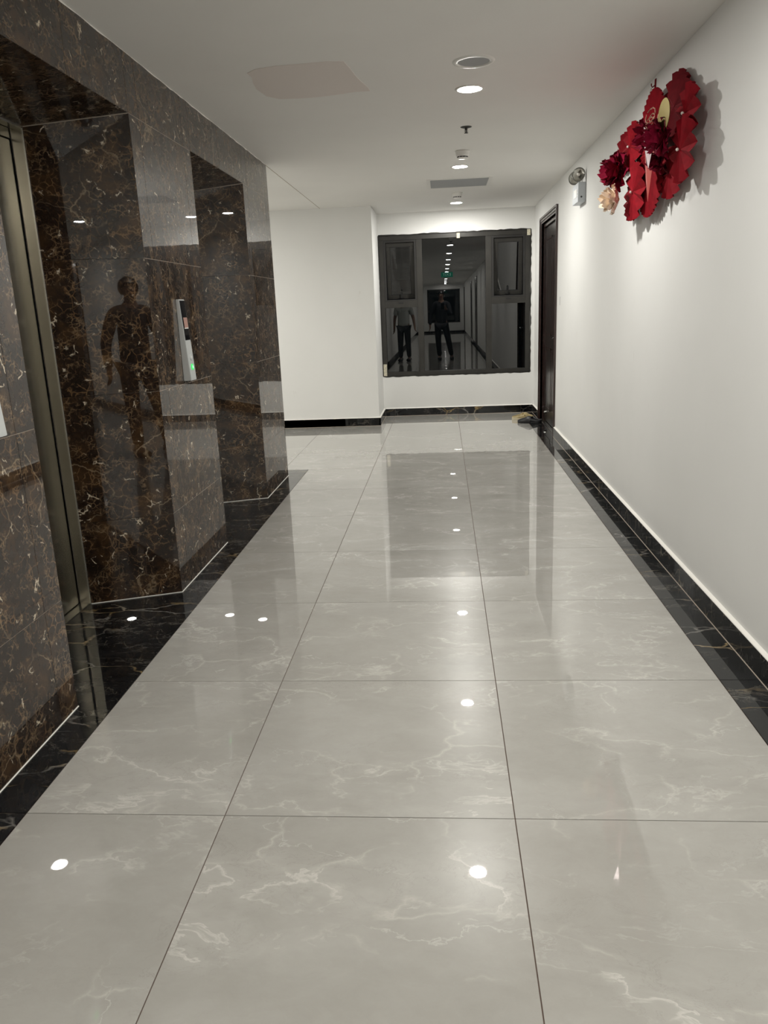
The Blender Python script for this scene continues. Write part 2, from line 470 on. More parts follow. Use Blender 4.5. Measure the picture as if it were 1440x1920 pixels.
BX0, BX1 = -0.5755, 1.603      # edges of the grey field
rows = [(k * 0.8, (k + 1) * 0.8) for k in range(-3, 10)] + [(8.0, YF)]
for (y0, y1) in rows:
    for x0, x1 in ((BX0 if y1 < 4.85 else -0.8, 0.0), (0.0, 0.8), (0.8, BX1)):
        if y0 >= 7.2 and x0 < 0:
            if y1 > 7.9: 
                if y0 < 7.9: tile('floor_tile', x0, 0.0, y0, YJ - 0.0, -0.009, 0, M['floor'], floor)
                tile('floor_tile', XJ, 0.0, max(y0, YJ), y1, -0.009, 0, M['floor'], floor)
            continue
        tile('floor_tile', x0, x1, y0, y1, -0.009, 0, M['floor'], floor)
    if y0 >= 4.79 and y0 < YJ:
        for j in range(1, 6):
            tile('floor_tile', -0.8 * (j + 1), -0.8 * j, y0, min(y1, YJ), -0.009, 0, M['floor'], floor)
    # black border along the right wall and along the lifts
    tile('border_tile', BX1, XR - 0.002, y0, y1, -0.009, 0.0, M['black'], floor)
    if y1 < 4.85:
        if y0 > -2.5:
            tile('border_tile', XN - 0.08 if y0 > -0.9 else XL - 0.001, BX0, y0, y1, -0.009, 0.0, M['black'], floor)
# behind the camera (seen only in the window): one joined piece
bm = bmesh.new()
for k in range(-30, -3):
    for x0, x1 in ((BX0, 0.0), (0.0, 0.8), (0.8, BX1)):
        add_box(bm, x0 + GAP, x1 - GAP, k * 0.8 + GAP, (k + 1) * 0.8 - GAP, -0.009, 0)
o = bm_obj('floor_tiling', bm, M['floor'], floor); o['kind'] = 'stuff'
bm = bmesh.new()
for k in range(-30, -3):
    add_box(bm, BX1 + GAP, XR - 0.002, k * 0.8 + GAP, (k + 1) * 0.8 - GAP, -0.009, 0)
    add_box(bm, XL, BX0 - GAP, k * 0.8 + GAP, (k + 1) * 0.8 - GAP, -0.009, 0)
o = bm_obj('border_tiling', bm, M['black'], floor); o['kind'] = 'stuff'

# ------------------------------------------------------------------ skirting
def skirt(name, axis, plane, sgn, a0, a1, joints, maxrun=None):
    """axis 'Y': run along y on plane x; sgn = direction into the room"""
    t = 0.019
    root = None
    cuts = [a0] + [j for j in joints if a0 + 0.02 < j < a1 - 0.02] + [a1]
    if axis == 'Y':
        root = struct(box(name, min(plane, plane + sgn * 0.012), max(plane, plane + sgn * 0.012), a0, a1, 0.0, SK - 0.004, M['tgrout']))
    else:
        root = struct(box(name, a0, a1, min(plane, plane + sgn * 0.012), max(plane, plane + sgn * 0.012), 0.0, SK - 0.004, M['tgrout']))
    for c0, c1 in zip(cuts, cuts[1:]):
        p0, p1 = sorted((plane + sgn * 0.002, plane + sgn * t))
        if axis == 'Y': tile('skirting_tile', p0, p1, c0, c1, 0.0015, SK, M['black'], root, 0, 0.001)
        else: tile('skirting_tile', c0, c1, p0, p1, 0.0015, SK, M['black'], root, 0.001, 0)
    # white caulk wedge on top and fine bead at the floor
    bm = bmesh.new()
    def prof(pts):
        ra, rb = [], []
        for d, z in pts:
            if axis == 'Y':
                ra.append(bm.verts.new((plane + sgn * d, a0, z))); rb.append(bm.verts.new((plane + sgn * d, a1, z)))
            else:
                ra.append(bm.verts.new((a0, plane + sgn * d, z))); rb.append(bm.verts.new((a1, plane + sgn * d, z)))
        n = len(pts)
        bm.faces.new(ra); bm.faces.new(rb)
        for i in range(n): bm.faces.new((ra[i], ra[(i + 1) % n], rb[(i + 1) % n], rb[i]))
    prof([(0, SK), (t - 0.002, SK), (t - 0.004, SK + 0.003), (0, SK + 0.008)])
    bm_obj('caulk_bead', bm, M['caulk'], root)
    bm = bmesh.new()
    prof([(t, 0.0002), (t + 0.0025, 0.0002), (t, 0.003)])
    bm_obj('grout_bead', bm, M['tgrout'], root)
    return root
grid = [k * 0.8 for k in range(-40, 12)]
skirt('baseboard_right', 'Y', XR, -1, -2.4, DY0 - 0.085, grid)
skirt('baseboard_right_far', 'Y', XR, -1, DY1 + 0.085, YF - 0.019, grid)
skirt('baseboard_far', 'X', YF, -1, XJ + 0.019, XR - 0.019, [0.0, 0.8, 1.6])
skirt('baseboard_left_far', 'X', YJ, -1, XE, XJ + 0.019, [-0.55, -1.15, -1.95, -2.75, -3.55])
skirt('baseboard_return', 'Y', XJ, 1, YJ - 0.019, YF - 0.019, [7.42])
struct(box('baseboard_back', XL, XR, YB, YB + 0.018, 0, SK, M['black']))
struct(box('baseboard_right_near', XR - 0.018, XR, YB, -2.4, 0, SK, M['black']))
struct(box('baseboard_left_near', XL, XL + 0.018, YB, YM, 0, SK, M['black']))

# ------------------------------------------------------------------ marble wall with two lift niches
core = []
TK = 0.0016
core.append((XL - 0.55, XL - TK, YM, NI[0][0] + 0.0, 0, HC))
W1 = struct(boxes('wall_left', [(XL - 0.14, XL - TK, YM, NI[0][0] - TK, 0, HC)], M['tgrout']))
W2 = struct(boxes('wall_left_middle', [(XL - 0.14, XL - TK, NI[0][1] + TK, NI[1][0] - TK, 0, HC)], M['tgrout']))
W3 = struct(boxes('wall_left_end', [(XL - 0.14, XL - TK, NI[1][1] + TK, YE - TK, 0, HC)], M['tgrout']))
WH = struct(boxes('wall_left_header', [(XL - 0.14, XL - TK, NI[0][0] - TK, NI[0][1] + TK, HN + TK, HC),
    (XL - 0.14, XL - TK, NI[1][0] - TK, NI[1][1] + TK, HN + TK, HC)], M['tgrout']))
def wsel(y): return W1 if y < NI[0][0] else (W2 if NI[0][1] < y < NI[1][0] else (W3 if y > NI[1][1] else WH))
HZ = [0.0015, 0.411, 1.011, 1.611, HN]
def wtile(y0, y1, z0, z1):
    tile('marble_tile', XL - 0.0105, XL, y0, y1, z0, z1, M['brown'], wsel((y0 + y1) / 2), 0, 0.0011, 0.0011)
S = 0.118
cols = [(YM, YM + S), (YM + S, YM + S + 0.58), (YM + S + 0.58, 0.489), (0.489, NI[0][0]),
        (NI[0][1], NI[0][1] + S), (NI[0][1] + S, NI[1][0] - S), (NI[1][0] - S, NI[1][0]),
        (NI[1][1], NI[1][1] + S), (NI[1][1] + S, YE - S), (YE - S, YE)]
for y0, y1 in cols:
    for z0, z1 in zip(HZ, HZ[1:]): wtile(y0, y1, z0, z1)
hj = sorted({YM, -0.11, 0.489, NI[0][0], 1.2, NI[0][1], NI[0][1] + S, NI[1][0] - S, NI[1][0], 3.19, NI[1][1], NI[1][1] + S, YE - S, YE})
for y0, y1 in zip(hj, hj[1:]): wtile(y0, y1, HN, HC - 0.001)
# uneven white paint edge where ceiling meets marble
bm = bmesh.new()
yy = YM
prev = None
while yy < YE:
    t_ = 0.001 + random.random() * 0.006
    a = bm.verts.new((XL + 0.0004, yy, HC)); b = bm.verts.new((XL + 0.0004, yy, HC - t_)); c = bm.verts.new((XL - 0.006, yy, HC - t_)); d = bm.verts.new((XL - 0.006, yy, HC))
    if prev:
        for i in range(4): bm.faces.new((prev[i], prev[(i + 1) % 4], (a, b, c, d)[(i + 1) % 4], (a, b, c, d)[i]))
    prev = (a, b, c, d); yy += 0.04 + random.random() * 0.05
bm_obj('paint_edge', bm, M['ceil'], ceiling)
# niche reveals (splayed), soffits
RV = 0.150
for a, b in NI:
    ia, ib = a + RV, b - RV
    for z0, z1 in zip(HZ, HZ[1:]):
        for (p, q, n) in (((XL, b), (XN, ib), (0.333, -0.943, 0)), ((XL, a), (XN, ia), (0.333, 0.943, 0))):
            top = lambda x: z1 - 0.0009 if z1 < HN - 0.01 else (HN - (HN - HI) * (XL - x) / (XL - XN)) - 0.001
            P = [(p[0] - 0.001, p[1], z0 + 0.0009), (q[0], q[1], z0 + 0.0009), (q[0], q[1], top(q[0])), (p[0] - 0.001, p[1], top(p[0]))]
            slab('reveal_tile', P, 0.010, n, M['brown'], wsel(p[1] + (0.02 if p[1] == b else -0.02)))
    mid = a + 0.593
    d_ = Vector((0, 0, -1))
    slab('soffit_tile', [(XL - 0.001, a, HN), (XL - 0.001, mid - 0.0009, HN), (XN, mid - 0.0009, HI), (XN, ia, HI)], 0.010, d_, M['brown'], WH)
    slab('soffit_tile', [(XL - 0.001, mid + 0.0009, HN), (XL - 0.001, b, HN), (XN, ib, HI), (XN, mid + 0.0009, HI)], 0.010, d_, M['brown'], WH)
    # backing behind reveals so nothing shows through the joints
    slab('reveal_backing', [(XL - 0.003, b + 0.0024, 0), (XN - 0.06, ib + 0.0024, 0), (XN - 0.06, ib + 0.0024, HN + 0.02), (XL - 0.003, b + 0.0024, HN + 0.02)], 0.02, (0.333, -0.943, 0), M['tgrout'], wsel(b + 0.02))
    slab('reveal_backing', [(XL - 0.003, a - 0.0024, 0), (XN - 0.06, ia - 0.0024, 0), (XN - 0.06, ia - 0.0024, HN + 0.02), (XL - 0.003, a - 0.0024, HN + 0.02)], 0.02, (0.333, 0.943, 0), M['tgrout'], wsel(a - 0.02))
    box('soffit_backing', XN - 0.2, XL - 0.012, a, b, HN + 0.013, HN + 0.04, M['tgrout'], WH)
    # light caulk lines in the corners of soffit and reveal
    bm = bmesh.new()
    tube(bm, [(XL - 0.002, b - 0.001, HN - 0.001), (XN, ib - 0.001, HI - 0.001)], 0.0022, 6)
    tube(bm, [(XL - 0.002, a + 0.001, HN - 0.001), (XN, ia + 0.001, HI - 0.001)], 0.0022, 6)
    bm_obj('grout_bead', bm, M['tgrout'], WH)
# end face of the marble wall
for z0, z1 in zip(HZ + [HN], HZ[1:] + [HC - 0.001]):
    if z1 > z0: tile('marble_tile', XL - 0.14, XL - 0.0115, YE - 0.0115, YE - 0.001, z0, z1, M['brown'], W3, 0.0005, 0, 0.0009)
# white caulk bead at the foot of the marble
def foot(pts, wl):
    bm = bmesh.new(); tube(bm, [(x, y, 0.0015) for x, y in pts], 0.0026, 6)
    bm_obj('caulk_bead', bm, M['caulk'], wl)
foot([(XL + 0.001, YM), (XL + 0.001, NI[0][0])], W1)
foot([(XN, NI[0][1] - RV - 0.002), (XL + 0.001, NI[0][1] - 0.001), (XL + 0.001, NI[1][0])], W2)
foot([(XN, NI[1][1] - RV - 0.002), (XL + 0.001, NI[1][1] - 0.001), (XL + 0.001, YE)], W3)

# ------------------------------------------------------------------ lift doors
def lift(a, b, label):
    ia, ib = a + RV, b - RV
    ymid = (ia + ib) / 2
    t = thing('lift_doorway', label, 'elevator door', (XN - 0.055, ymid, 0))
    h = (ib - ia) / 2
    # coordinates local to the empty: x = 0 door plane, +x towards the corridor
    box('jamb', 0.0, 0.052, h - 0.002, h + 0.02, 0, HI + 0.01, M['steel'], t, 0.001)
    box('jamb', 0.0, 0.052, -h - 0.02, -h + 0.002, 0, HI + 0.01, M['steel'], t, 0.001)
    box('head', 0.0, 0.052, -h, h, HI - 0.004, HI + 0.03, M['steel'], t, 0.001)
    # bright edge strips where steel meets marble
    box('edge_trim', 0.049, 0.056, h - 0.009, h + 0.004, 0, HI, M['steel2'], t, 0.001)
    box('edge_trim', 0.049, 0.056, -h - 0.004, -h + 0.009, 0, HI, M['steel2'], t, 0.001)
    box('edge_trim', 0.049, 0.056, -h, h, HI - 0.009, HI + 0.004, M['steel2'], t, 0.001)
    for s in (-1, 1):
        y0, y1 = sorted((s * 0.0015, s * (h - 0.007)))
        p = box('door_panel', -0.03, -0.006, y0, y1, 0.008, HI - 0.05, M['steel'], t, 0.002)
    box('transom', -0.028, -0.004, -h, h, HI - 0.045, HI - 0.004, M['steel'], t, 0.001)
    box('sill', -0.03, 0.045, -h + 0.003, h - 0.003, 0.0005, 0.004, M['steel2'], t)
    box('shaft_backing', -0.06, -0.032, -h - 0.03, h + 0.03, 0, HI + 0.04, M['gap'], t)
    return t
lift(*NI[0], 'brushed stainless steel lift doorway in the nearest marble niche, left edge of the photo')
lift(*NI[1], 'brushed steel lift doorway deep in the second marble niche, past the call panel pillar')

# ------------------------------------------------------------------ call panels (wedge shaped)
def call_panel(y0, label):
    t = thing('call_panel', label, 'call panel', (XL, y0, 1.025))
    W, H = 0.088, 0.408
    t0, t1 = 0.040, 0.016
    bm = bmesh.new()
    vs = [bm.verts.new(p) for p in ((0, 0, 0), (0, W, 0), (0, W, H), (0, 0, H), (t0, 0, 0), (t0, W, 0), (t1, W, H), (t1, 0, H))]
    for f in ((0, 1, 2, 3), (4, 7, 6, 5), (0, 4, 5, 1), (3, 2, 6, 7), (0, 3, 7, 4), (1, 5, 6, 2)): bm.faces.new([vs[i] for i in f])
    bmesh.ops.bevel(bm, geom=bm.edges[:], offset=0.002, segments=2, affect='EDGES')
    bm_obj('housing', bm, M['panel'], t)
    def face_x(z): return t0 + (t1 - t0) * z / H
    def fslab(name, ya, yb, za, zb, lift_, mat, par=t):
        return slab(name, [(face_x(za) + lift_, ya, za), (face_x(za) + lift_, yb, za), (face_x(zb) + lift_, yb, zb), (face_x(zb) + lift_, ya, zb)], 0.002, (1, 0, 0.06), mat, par)
    fslab('display', 0.006, W - 0.006, 0.205, H - 0.006, 0.0012, M['screen'])
    # scratched reflective sticker seen across the display
    fslab('sticker', 0.022, W - 0.008, 0.268, 0.318, 0.0018, M['pinkdim'])
    fslab('sticker', 0.020, W - 0.010, 0.262, 0.267, 0.0019, M['plastic'])
    def button(z, lit):
        bm = bmesh.new(); lathe(bm, [(0.0, 0.004), (0.015, 0.004), (0.0165, 0.002), (0.0165, -0.003)], 28, 'X')
        b_ = bm_obj('button', bm, M['panel'] if not lit else M['greenbtn'], t, (face_x(z), W * 0.52, z), (0, -0.06, 0))
        if lit: b_['label'] = 'round button lit green with a pale down arrow'
        # arrow
        s = -1 if lit else 1
        bm = bmesh.new()
        pts = [(0.0055, -0.008, -0.001 * s), (0.0055, 0.0, 0.008 * s), (0.0055, 0.008, -0.001 * s), (0.0055, 0.003, -0.001 * s), (0.0055, 0.003, -0.008 * s), (0.0055, -0.003, -0.008 * s), (0.0055, -0.003, -0.001 * s)]
        fv = [bm.verts.new(p) for p in pts]; bk = [bm.verts.new((0.003, p[1], p[2])) for p in pts]
        bm.faces.new(fv); bm.faces.new(bk)
        for i in range(7): bm.faces.new((fv[i], fv[(i + 1) % 7], bk[(i + 1) % 7], bk[i]))
        bm_obj('arrow', bm, M['arrow'] if lit else M['plastic'], b_)
    button(0.118, False); button(0.068, True)
    return t
M['pinkdim'] = pmat('pinkish_film', (0.36, 0.20, 0.16), 0.4)
M['greenbtn'] = pmat('lit_green_button', (0.02, 0.3, 0.05), 0.4, emit=(0.05, 0.75, 0.16), estr=0.75)
M['arrow'] = pmat('lit_arrow', (0.4, 0.9, 0.5), 0.4, emit=(0.45, 1.0, 0.55), estr=1.0)
call_panel(2.130, 'slim silver call panel with black display and green lit button, on the middle marble pillar')
call_panel(0.288, 'silver lift call panel cut by the left edge, on the nearest marble pillar')

# ------------------------------------------------------------------ ceiling fittings
def downlight_proto():
    t = thing('downlight', '', 'ceiling light', (0, 0, HC), group='round downlights along the corridor ceiling')
    bm = bmesh.new(); lathe(bm, [(0.056, 0.001), (0.058, -0.004), (0.074, -0.005), (0.078, -0.001), (0.078, 0.002)], 48)
    bm_obj('trim_ring', bm, M['plastic'], t, smooth=True)
    bm = bmesh.new(); lathe(bm, [(0.0, -0.0065), (0.030, -0.006), (0.048, -0.0045), (0.0565, -0.002), (0.0565, 0.0)], 32)
    bm_obj('diffuser', bm, M['lampon'], t)
    return t
DL = [(0.80, 2.75, 'glowing round downlight nearest the camera, just past the round ceiling speaker'),
      (0.80, 5.12, 'glowing round downlight in front of the first smoke detector, middle of the three'),
      (0.81, 7.45, 'glowing round downlight farthest away, close to the window wall'),
      (0.80, 0.40, 'round downlight overhead, first one before the marble lift niches end, above the frame'),
      (0.80, -1.95, 'round downlight directly above the photographer, first in the window reflection of the rear corridor')]
k = 0
ORD = ['first', 'second', 'third', 'fourth', 'fifth', 'sixth', 'seventh', 'eighth', 'ninth']
for y in (-4.3, -6.65, -9.0, -11.35, -13.7, -16.05, -18.4, -20.75, -23.0):
    k += 1
    DL.append((0.80, y, ORD[k - 1] + ' downlight behind the photographer, a dot mirrored in the window'))
DL += [(-2.3, 5.95, 'round downlight in the side passage hidden beyond the marble pillar'), (-4.2, 5.95, 'round downlight at the dead end of the side passage')]
proto = downlight_proto()
for i, (x, y, lab) in enumerate(DL):
    if i == 0: proto.location = (x, y, HC); proto['label'] = lab
    else:
        d = dup(proto, (x, y, HC), None, lab)
        if 4 < i < 14: d['group'] = 'downlights of the rear corridor'

t = thing('ceiling_speaker', 'round unlit ceiling speaker with white rim and grey grille, nearest ceiling fitting', 'speaker', (0.802, 2.272, HC))
bm = bmesh.new(); lathe(bm, [(0.074, 0.002), (0.078, -0.006), (0.096, -0.005), (0.102, 0.001)], 48)
bm_obj('rim', bm, M['plastic'], t, smooth=True)
bm = bmesh.new(); lathe(bm, [(0.0, -0.0015), (0.078, -0.0015), (0.078, 0.001)], 48)
bm_obj('grille', bm, M['greyplastic'], t)

t = thing('sprinkler', 'small dark pendent sprinkler head between the near downlight and first smoke detector', 'sprinkler', (0.808, 3.662, HC))
bm = bmesh.new(); lathe(bm, [(0.0, -0.006), (0.022, -0.006), (0.036, -0.002), (0.038, 0.001)], 32); bm_obj('escutcheon', bm, M['darkmetal'], t, smooth=True)
bm = bmesh.new(); lathe(bm, [(0.009, -0.004), (0.008, -0.016), (0.005, -0.02), (0.003, -0.03), (0.0, -0.03)], 16); bm_obj('body', bm, M['darkmetal'] if 'darkmetal' in M else M['greyplastic'], t, smooth=True)
bm = bmesh.new()
tube(bm, [(-0.007, 0, -0.014), (-0.010, 0, -0.024), (0, 0, -0.035)], 0.0018, 8); tube(bm, [(0.007, 0, -0.014), (0.010, 0, -0.024), (0, 0, -0.035)], 0.0018, 8)
bm_obj('frame_arms', bm, M['darkmetal'], t)
bm = bmesh.new(); lathe(bm, [(0.0, -0.035), (0.013, -0.035), (0.013, -0.037), (0.0, -0.038)], 24); bm_obj('deflector', bm, M['darkmetal'], t)

def smoke(loc, label):
    t = thing('smoke_detector', label, 'smoke detector', loc)
    bm = bmesh.new(); lathe(bm, [(0.0, 0.001), (0.054, 0.001), (0.054, -0.008), (0.050, -0.012)], 40); bm_obj('base', bm, M['plastic'], t, smooth=True)
    bm = bmesh.new(); lathe(bm, [(0.050, -0.011), (0.049, -0.028), (0.045, -0.040), (0.0, -0.040)], 40); bm_obj('housing', bm, M['plastic'], t, smooth=True)
    bm = bmesh.new()
    for i in range(10):
        a = i * math.tau / 10
        v = add_box(bm, -0.009, 0.009, -0.0015, 0.0015, -0.048, -0.040)
        rot = Matrix.Rotation(a + math.pi / 2, 3, 'Z')
        for q in v: q.co = rot @ q.co + Vector((0.039 * math.cos(a), 0.039 * math.sin(a), 0))
    bm_obj('vent_fins', bm, M['darkplastic'], t)
    bm = bmesh.new(); lathe(bm, [(0.042, -0.048), (0.036, -0.054), (0.0, -0.056)], 32); bm_obj('cap', bm, M['plastic'], t, smooth=True)
smoke((0.804, 4.46, HC), 'white smoke detector hanging just in front of the middle downlight')
smoke((0.805, 6.65, HC), 'white smoke detector between the ceiling hatch and farthest downlight')

t = thing('ceiling_hatch', 'grey rectangular ceiling access panel in pale frame, before the farthest downlight', 'access panel', (0.81, 6.01, HC))
boxes('frame', [(-0.30, 0.30, 0.245, 0.275, -0.003, 0.002), (-0.30, 0.30, -0.275, -0.245, -0.003, 0.002), (-0.30, -0.268, -0.245, 0.245, -0.003, 0.002), (0.268, 0.30, -0.245, 0.245, -0.003, 0.002)], M['plastic'], t)
box('panel', -0.266, 0.266, -0.243, 0.243, -0.0015, 0.002, M['greyplastic'], t)

# exit sign behind the camera, mirrored in the window
t = thing('exit_sign', 'green illuminated exit sign hanging in the rear corridor, mirrored in the window', 'exit sign', (0.80, -8.25, HC))
box('sign_body', -0.19, 0.19, -0.015, 0.015, -0.20, -0.04, M['exit'] if 'exit' in M else pmat('exit_green', (0.0, 0.14, 0.08), 0.4, emit=(0.0, 0.30, 0.17), estr=1.0), t, 0.004)
bm = bmesh.new(); tube(bm, [(-0.12, 0, 0), (-0.12, 0, -0.045)], 0.004, 8)
bm_obj('hanger', bm, M['chrome'], t)
bm = bmesh.new(); tube(bm, [(0.12, 0, 0), (0.12, 0, -0.045)], 0.004, 8)
bm_obj('hanger', bm, M['chrome'], t)
M['exitwhite'] = pmat('exit_letters', (0.8, 0.9, 0.85), 0.4, emit=(0.6, 1.0, 0.85), estr=0.9)
fc = bpy.data.curves.new('lettering', 'FONT'); fc.body = 'EXIT'; fc.size = 0.115; fc.align_x = 'CENTER'; fc.align_y = 'CENTER'; fc.extrude = 0.0015; fc.space_character = 1.15
fo = bpy.data.objects.new('lettering', fc); C.objects.link(fo)
bpy.context.view_layer.update()
me = bpy.data.meshes.new_from_object(fo.evaluated_get(bpy.context.evaluated_depsgraph_get()))
bpy.data.objects.remove(fo)
link('lettering', me, M['exitwhite'], t, (0, 0.0165, -0.12), (R(90), 0, R(180)))

# ------------------------------------------------------------------ emergency light
t = thing('emergency_light', 'grey twin-head emergency light high on the right wall beside the dark door', 'emergency light', (XR, 4.715, 2.09))
box('battery_box', -0.060, 0.0, 0.0, 0.265, 0.0, 0.145, M['emgrey'] if 'emgrey' in M else pmat('pale_grey_case', (0.50, 0.53, 0.56), 0.42), t, 0.004)
bm = bmesh.new(); lathe(bm, [(0.0, -0.0015), (0.007, -0.0015), (0.007, 0.001)], 16, 'Y'); bm_obj('socket_hole', bm, M['darkplastic'], t, (-0.034, -0.0005, 0.037))
box('label_plate', -0.0615, -0.0595, 0.06, 0.20, 0.045, 0.105, M['plastic'], t)
for i in range(3):
    bm = bmesh.new(); lathe(bm, [(0.0, -0.002), (0.004, -0.002), (0.004, 0.001)], 12, 'X'); bm_obj('indicator', bm, M['chrome'], t, (-0.061, 0.03, 0.04 + 0.022 * i))
for y, x in ((0.02, -0.055), (0.19, -0.055)):
    bm = bmesh.new(); tube(bm, [(x + 0.01, y + 0.015, 0.14), (x + 0.01, y + 0.015, 0.158)], 0.008, 10)
    n = bm_obj('neck', bm, M['chrome'], t)
    bm = bmesh.new(); lathe(bm, [(0.0, 0.034), (0.018, 0.033), (0.036, 0.020), (0.049, 0.004), (0.054, -0.004), (0.050, -0.006), (0.044, 0.002)], 36, 'Y')
    hd = bm_obj('lamp_head', bm, M['headring'], t, (x, y, 0.2), (R(-8), 0, R(-28)), smooth=True)
    bm = bmesh.new(); lathe(bm, [(0.0, 0.018), (0.020, 0.014), (0.036, 0.006), (0.045, -0.003)], 36, 'Y')
    bm_obj('reflector', bm, M['steel2'], hd, smooth=True)
    bm = bmesh.new(); bmesh.ops.create_uvsphere(bm, u_segments=14, v_segments=10, radius=0.011)
    bm_obj('bulb', bm, M['pearl'], hd, (0, 0.004, 0), smooth=True)

# ------------------------------------------------------------------ window_1
win = struct(box('window_1', WX0 + 0.002, WX1 - 0.002, YF + 0.075, YF + 0.078, WZ0 + 0.002, WZ0 + 0.02, M['aluframe']))
fy0, fy1 = YF + 0.012, YF + 0.075
def wbox(name, x0, x1, z0, z1, y0=fy0, y1=fy1, mat=None, par=win, bev=0.002):
    return box(name, x0, x1, y0, y1, z0, z1, mat or M['aluframe'], par, bev)
mx0, mx1, mx2, mx3 = 0.325, 0.395, 1.170, 1.240
wbox('frame_rail', WX0, WX1, WZ1 - 0.055, WZ1)
wbox('frame_rail', WX0, WX1, WZ0, WZ0 + 0.050)
wbox('frame_stile', WX0, WX0 + 0.055, WZ0 + 0.05, WZ1 - 0.055)
wbox('frame_stile', WX1 - 0.06, WX1, WZ0 + 0.05, WZ1 - 0.055)
wbox('mullion', mx0, mx1, WZ0 + 0.05, WZ1 - 0.055)
wbox('mullion', mx2, mx3, WZ0 + 0.05, WZ1 - 0.055)
wbox('transom', WX0 + 0.055, mx0, 1.350, 1.430)
wbox('transom', mx3, WX1 - 0.06, 1.350, 1.430)
# upper vent sub-frames
for (x0, x1) in ((WX0 + 0.055, mx0), (mx3, WX1 - 0.06)):
    wbox('vent_frame', x0, x0 + 0.028, 1.43, 2.15, fy0 + 0.004, mat=M['aludark'])
    wbox('vent_frame', x1 - 0.028, x1, 1.43, 2.15, fy0 + 0.004, mat=M['aludark'])
    wbox('vent_frame', x0 + 0.028, x1 - 0.028, 2.122, 2.15, fy0 + 0.004, mat=M['aludark'])
    wbox('vent_frame', x0 + 0.028, x1 - 0.028, 1.43, 1.448, fy0 + 0.004, mat=M['aludark'])
gy = YF + 0.050
def pane(x0, x1, z0, z1, y=gy, par=win):
    return box('pane', x0, x1, y, y + 0.006, z0, z1, M['glass'], par)
pane(mx1, mx2, WZ0 + 0.05, WZ1 - 0.055)
pane(WX0 + 0.055, mx0, WZ0 + 0.05, 1.35, YF + 0.040)
pane(mx3, WX1 - 0.06, WZ0 + 0.05, 1.35, YF + 0.040)
# top-hung sashes, slightly open outwards
def sash(x0, x1, tilt):
    w_, h_ = x1 - x0, 0.672
    bm = bmesh.new()
    b_ = 0.046
    for q in ((0, w_, -b_, 0), (0, w_, -h_, -h_ + b_), (0, b_, -h_ + b_, -b_), (w_ - b_, w_, -h_ + b_, -b_)):
        add_box(bm, q[0], q[1], 0.0, 0.038, q[2], q[3])
    bmesh.ops.bevel(bm, geom=bm.edges[:], offset=0.002, segments=1, affect='EDGES')
    s = bm_obj('sash', bm, M['aluframe'], win, (x0, YF + 0.040, 2.120), (R(tilt), 0, 0))
    box('pane', b_ - 0.004, w_ - b_ + 0.004, 0.016, 0.022, -h_ + b_ - 0.004, -b_ + 0.004, M['glass'], s)
    boxes('glazing_bead', [(b_, w_ - b_, 0.004, 0.016, -b_ - 0.008, -b_), (b_, w_ - b_, 0.004, 0.016, -h_ + b_, -h_ + b_ + 0.008),
                           (b_, b_ + 0.008, 0.004, 0.016, -h_ + b_, -b_), (w_ - b_ - 0.008, w_ - b_, 0.004, 0.016, -h_ + b_, -b_)], M['seal'], s)
    bm = bmesh.new()
    add_box(bm, w_ / 2 - 0.030, w_ / 2 + 0.030, -0.012, 0.0, -h_ + 0.008, -h_ + 0.026)
    add_box(bm, w_ / 2 - 0.008, w_ / 2 + 0.010, -0.026, -0.010, -h_ + 0.006, -h_ + 0.105)
    bmesh.ops.bevel(bm, geom=bm.edges[:], offset=0.003, segments=2, affect='EDGES')
    bm_obj('window_handle', bm, M['seal'], s)
    return s
sash(WX0 + 0.085, mx0 - 0.030, 9.0)
sash(mx3 + 0.030, WX1 - 0.090, 8.0)
for x in ((WX0 + mx0 + 0.05) / 2, (mx3 + WX1 - 0.06) / 2):
    box('keeper', x - 0.03, x + 0.03, fy0 - 0.004, fy0 + 0.001, 1.400, 1.416, M['seal'], win, 0.001)
# rough mortar line round the frame
bm = bmesh.new()
def rough(p0, p1, nrm, n=46):
    prev = None
    for i in range(n + 1):
        f = i / n
        p = Vector(p0).lerp(Vector(p1), f)
        t_ = 0.004 + random.random() * 0.010
        q = p + Vector(nrm) * t_
        vs = [bm.verts.new((p.x, YF - 0.001, p.z)), bm.verts.new((q.x, YF - 0.001, q.z)), bm.verts.new((q.x, YF + 0.014, q.z)), bm.verts.new((p.x, YF + 0.014, p.z))]
        if prev:
            for k_ in range(4): bm.faces.new((prev[k_], prev[(k_ + 1) % 4], vs[(k_ + 1) % 4], vs[k_]))
        prev = vs
rough((WX0, 0, WZ1), (WX1, 0, WZ1), (0, 0, 1)); rough((WX0, 0, WZ0), (WX1, 0, WZ0), (0, 0, -1))
rough((WX0, 0, WZ0), (WX0, 0, WZ1), (-1, 0, 0)); rough((WX1, 0, WZ0), (WX1, 0, WZ1), (1, 0, 0))
bm_obj('sealant', bm, M['aluframe'], win)
# bits of tape
tag(box('tape_strip', 0.822, 0.860, YF + 0.004, YF + 0.0115, 2.140, 2.200, M['sticker'], None), 'cream tape strip at middle of the window head', 'tape')
tag(box('tape_strip', 1.668, 1.708, YF + 0.004, YF + 0.0115, 2.135, 2.205, M['sticker'], None), 'cream tape strip at top right corner of the window frame', 'tape')
tag(box('tape_strip', -0.130, -0.088, YF + 0.004, YF + 0.0115, 0.512, 0.660, M['sticker'], None), 'crumpled cream tape strip at bottom left corner of the window frame', 'tape')

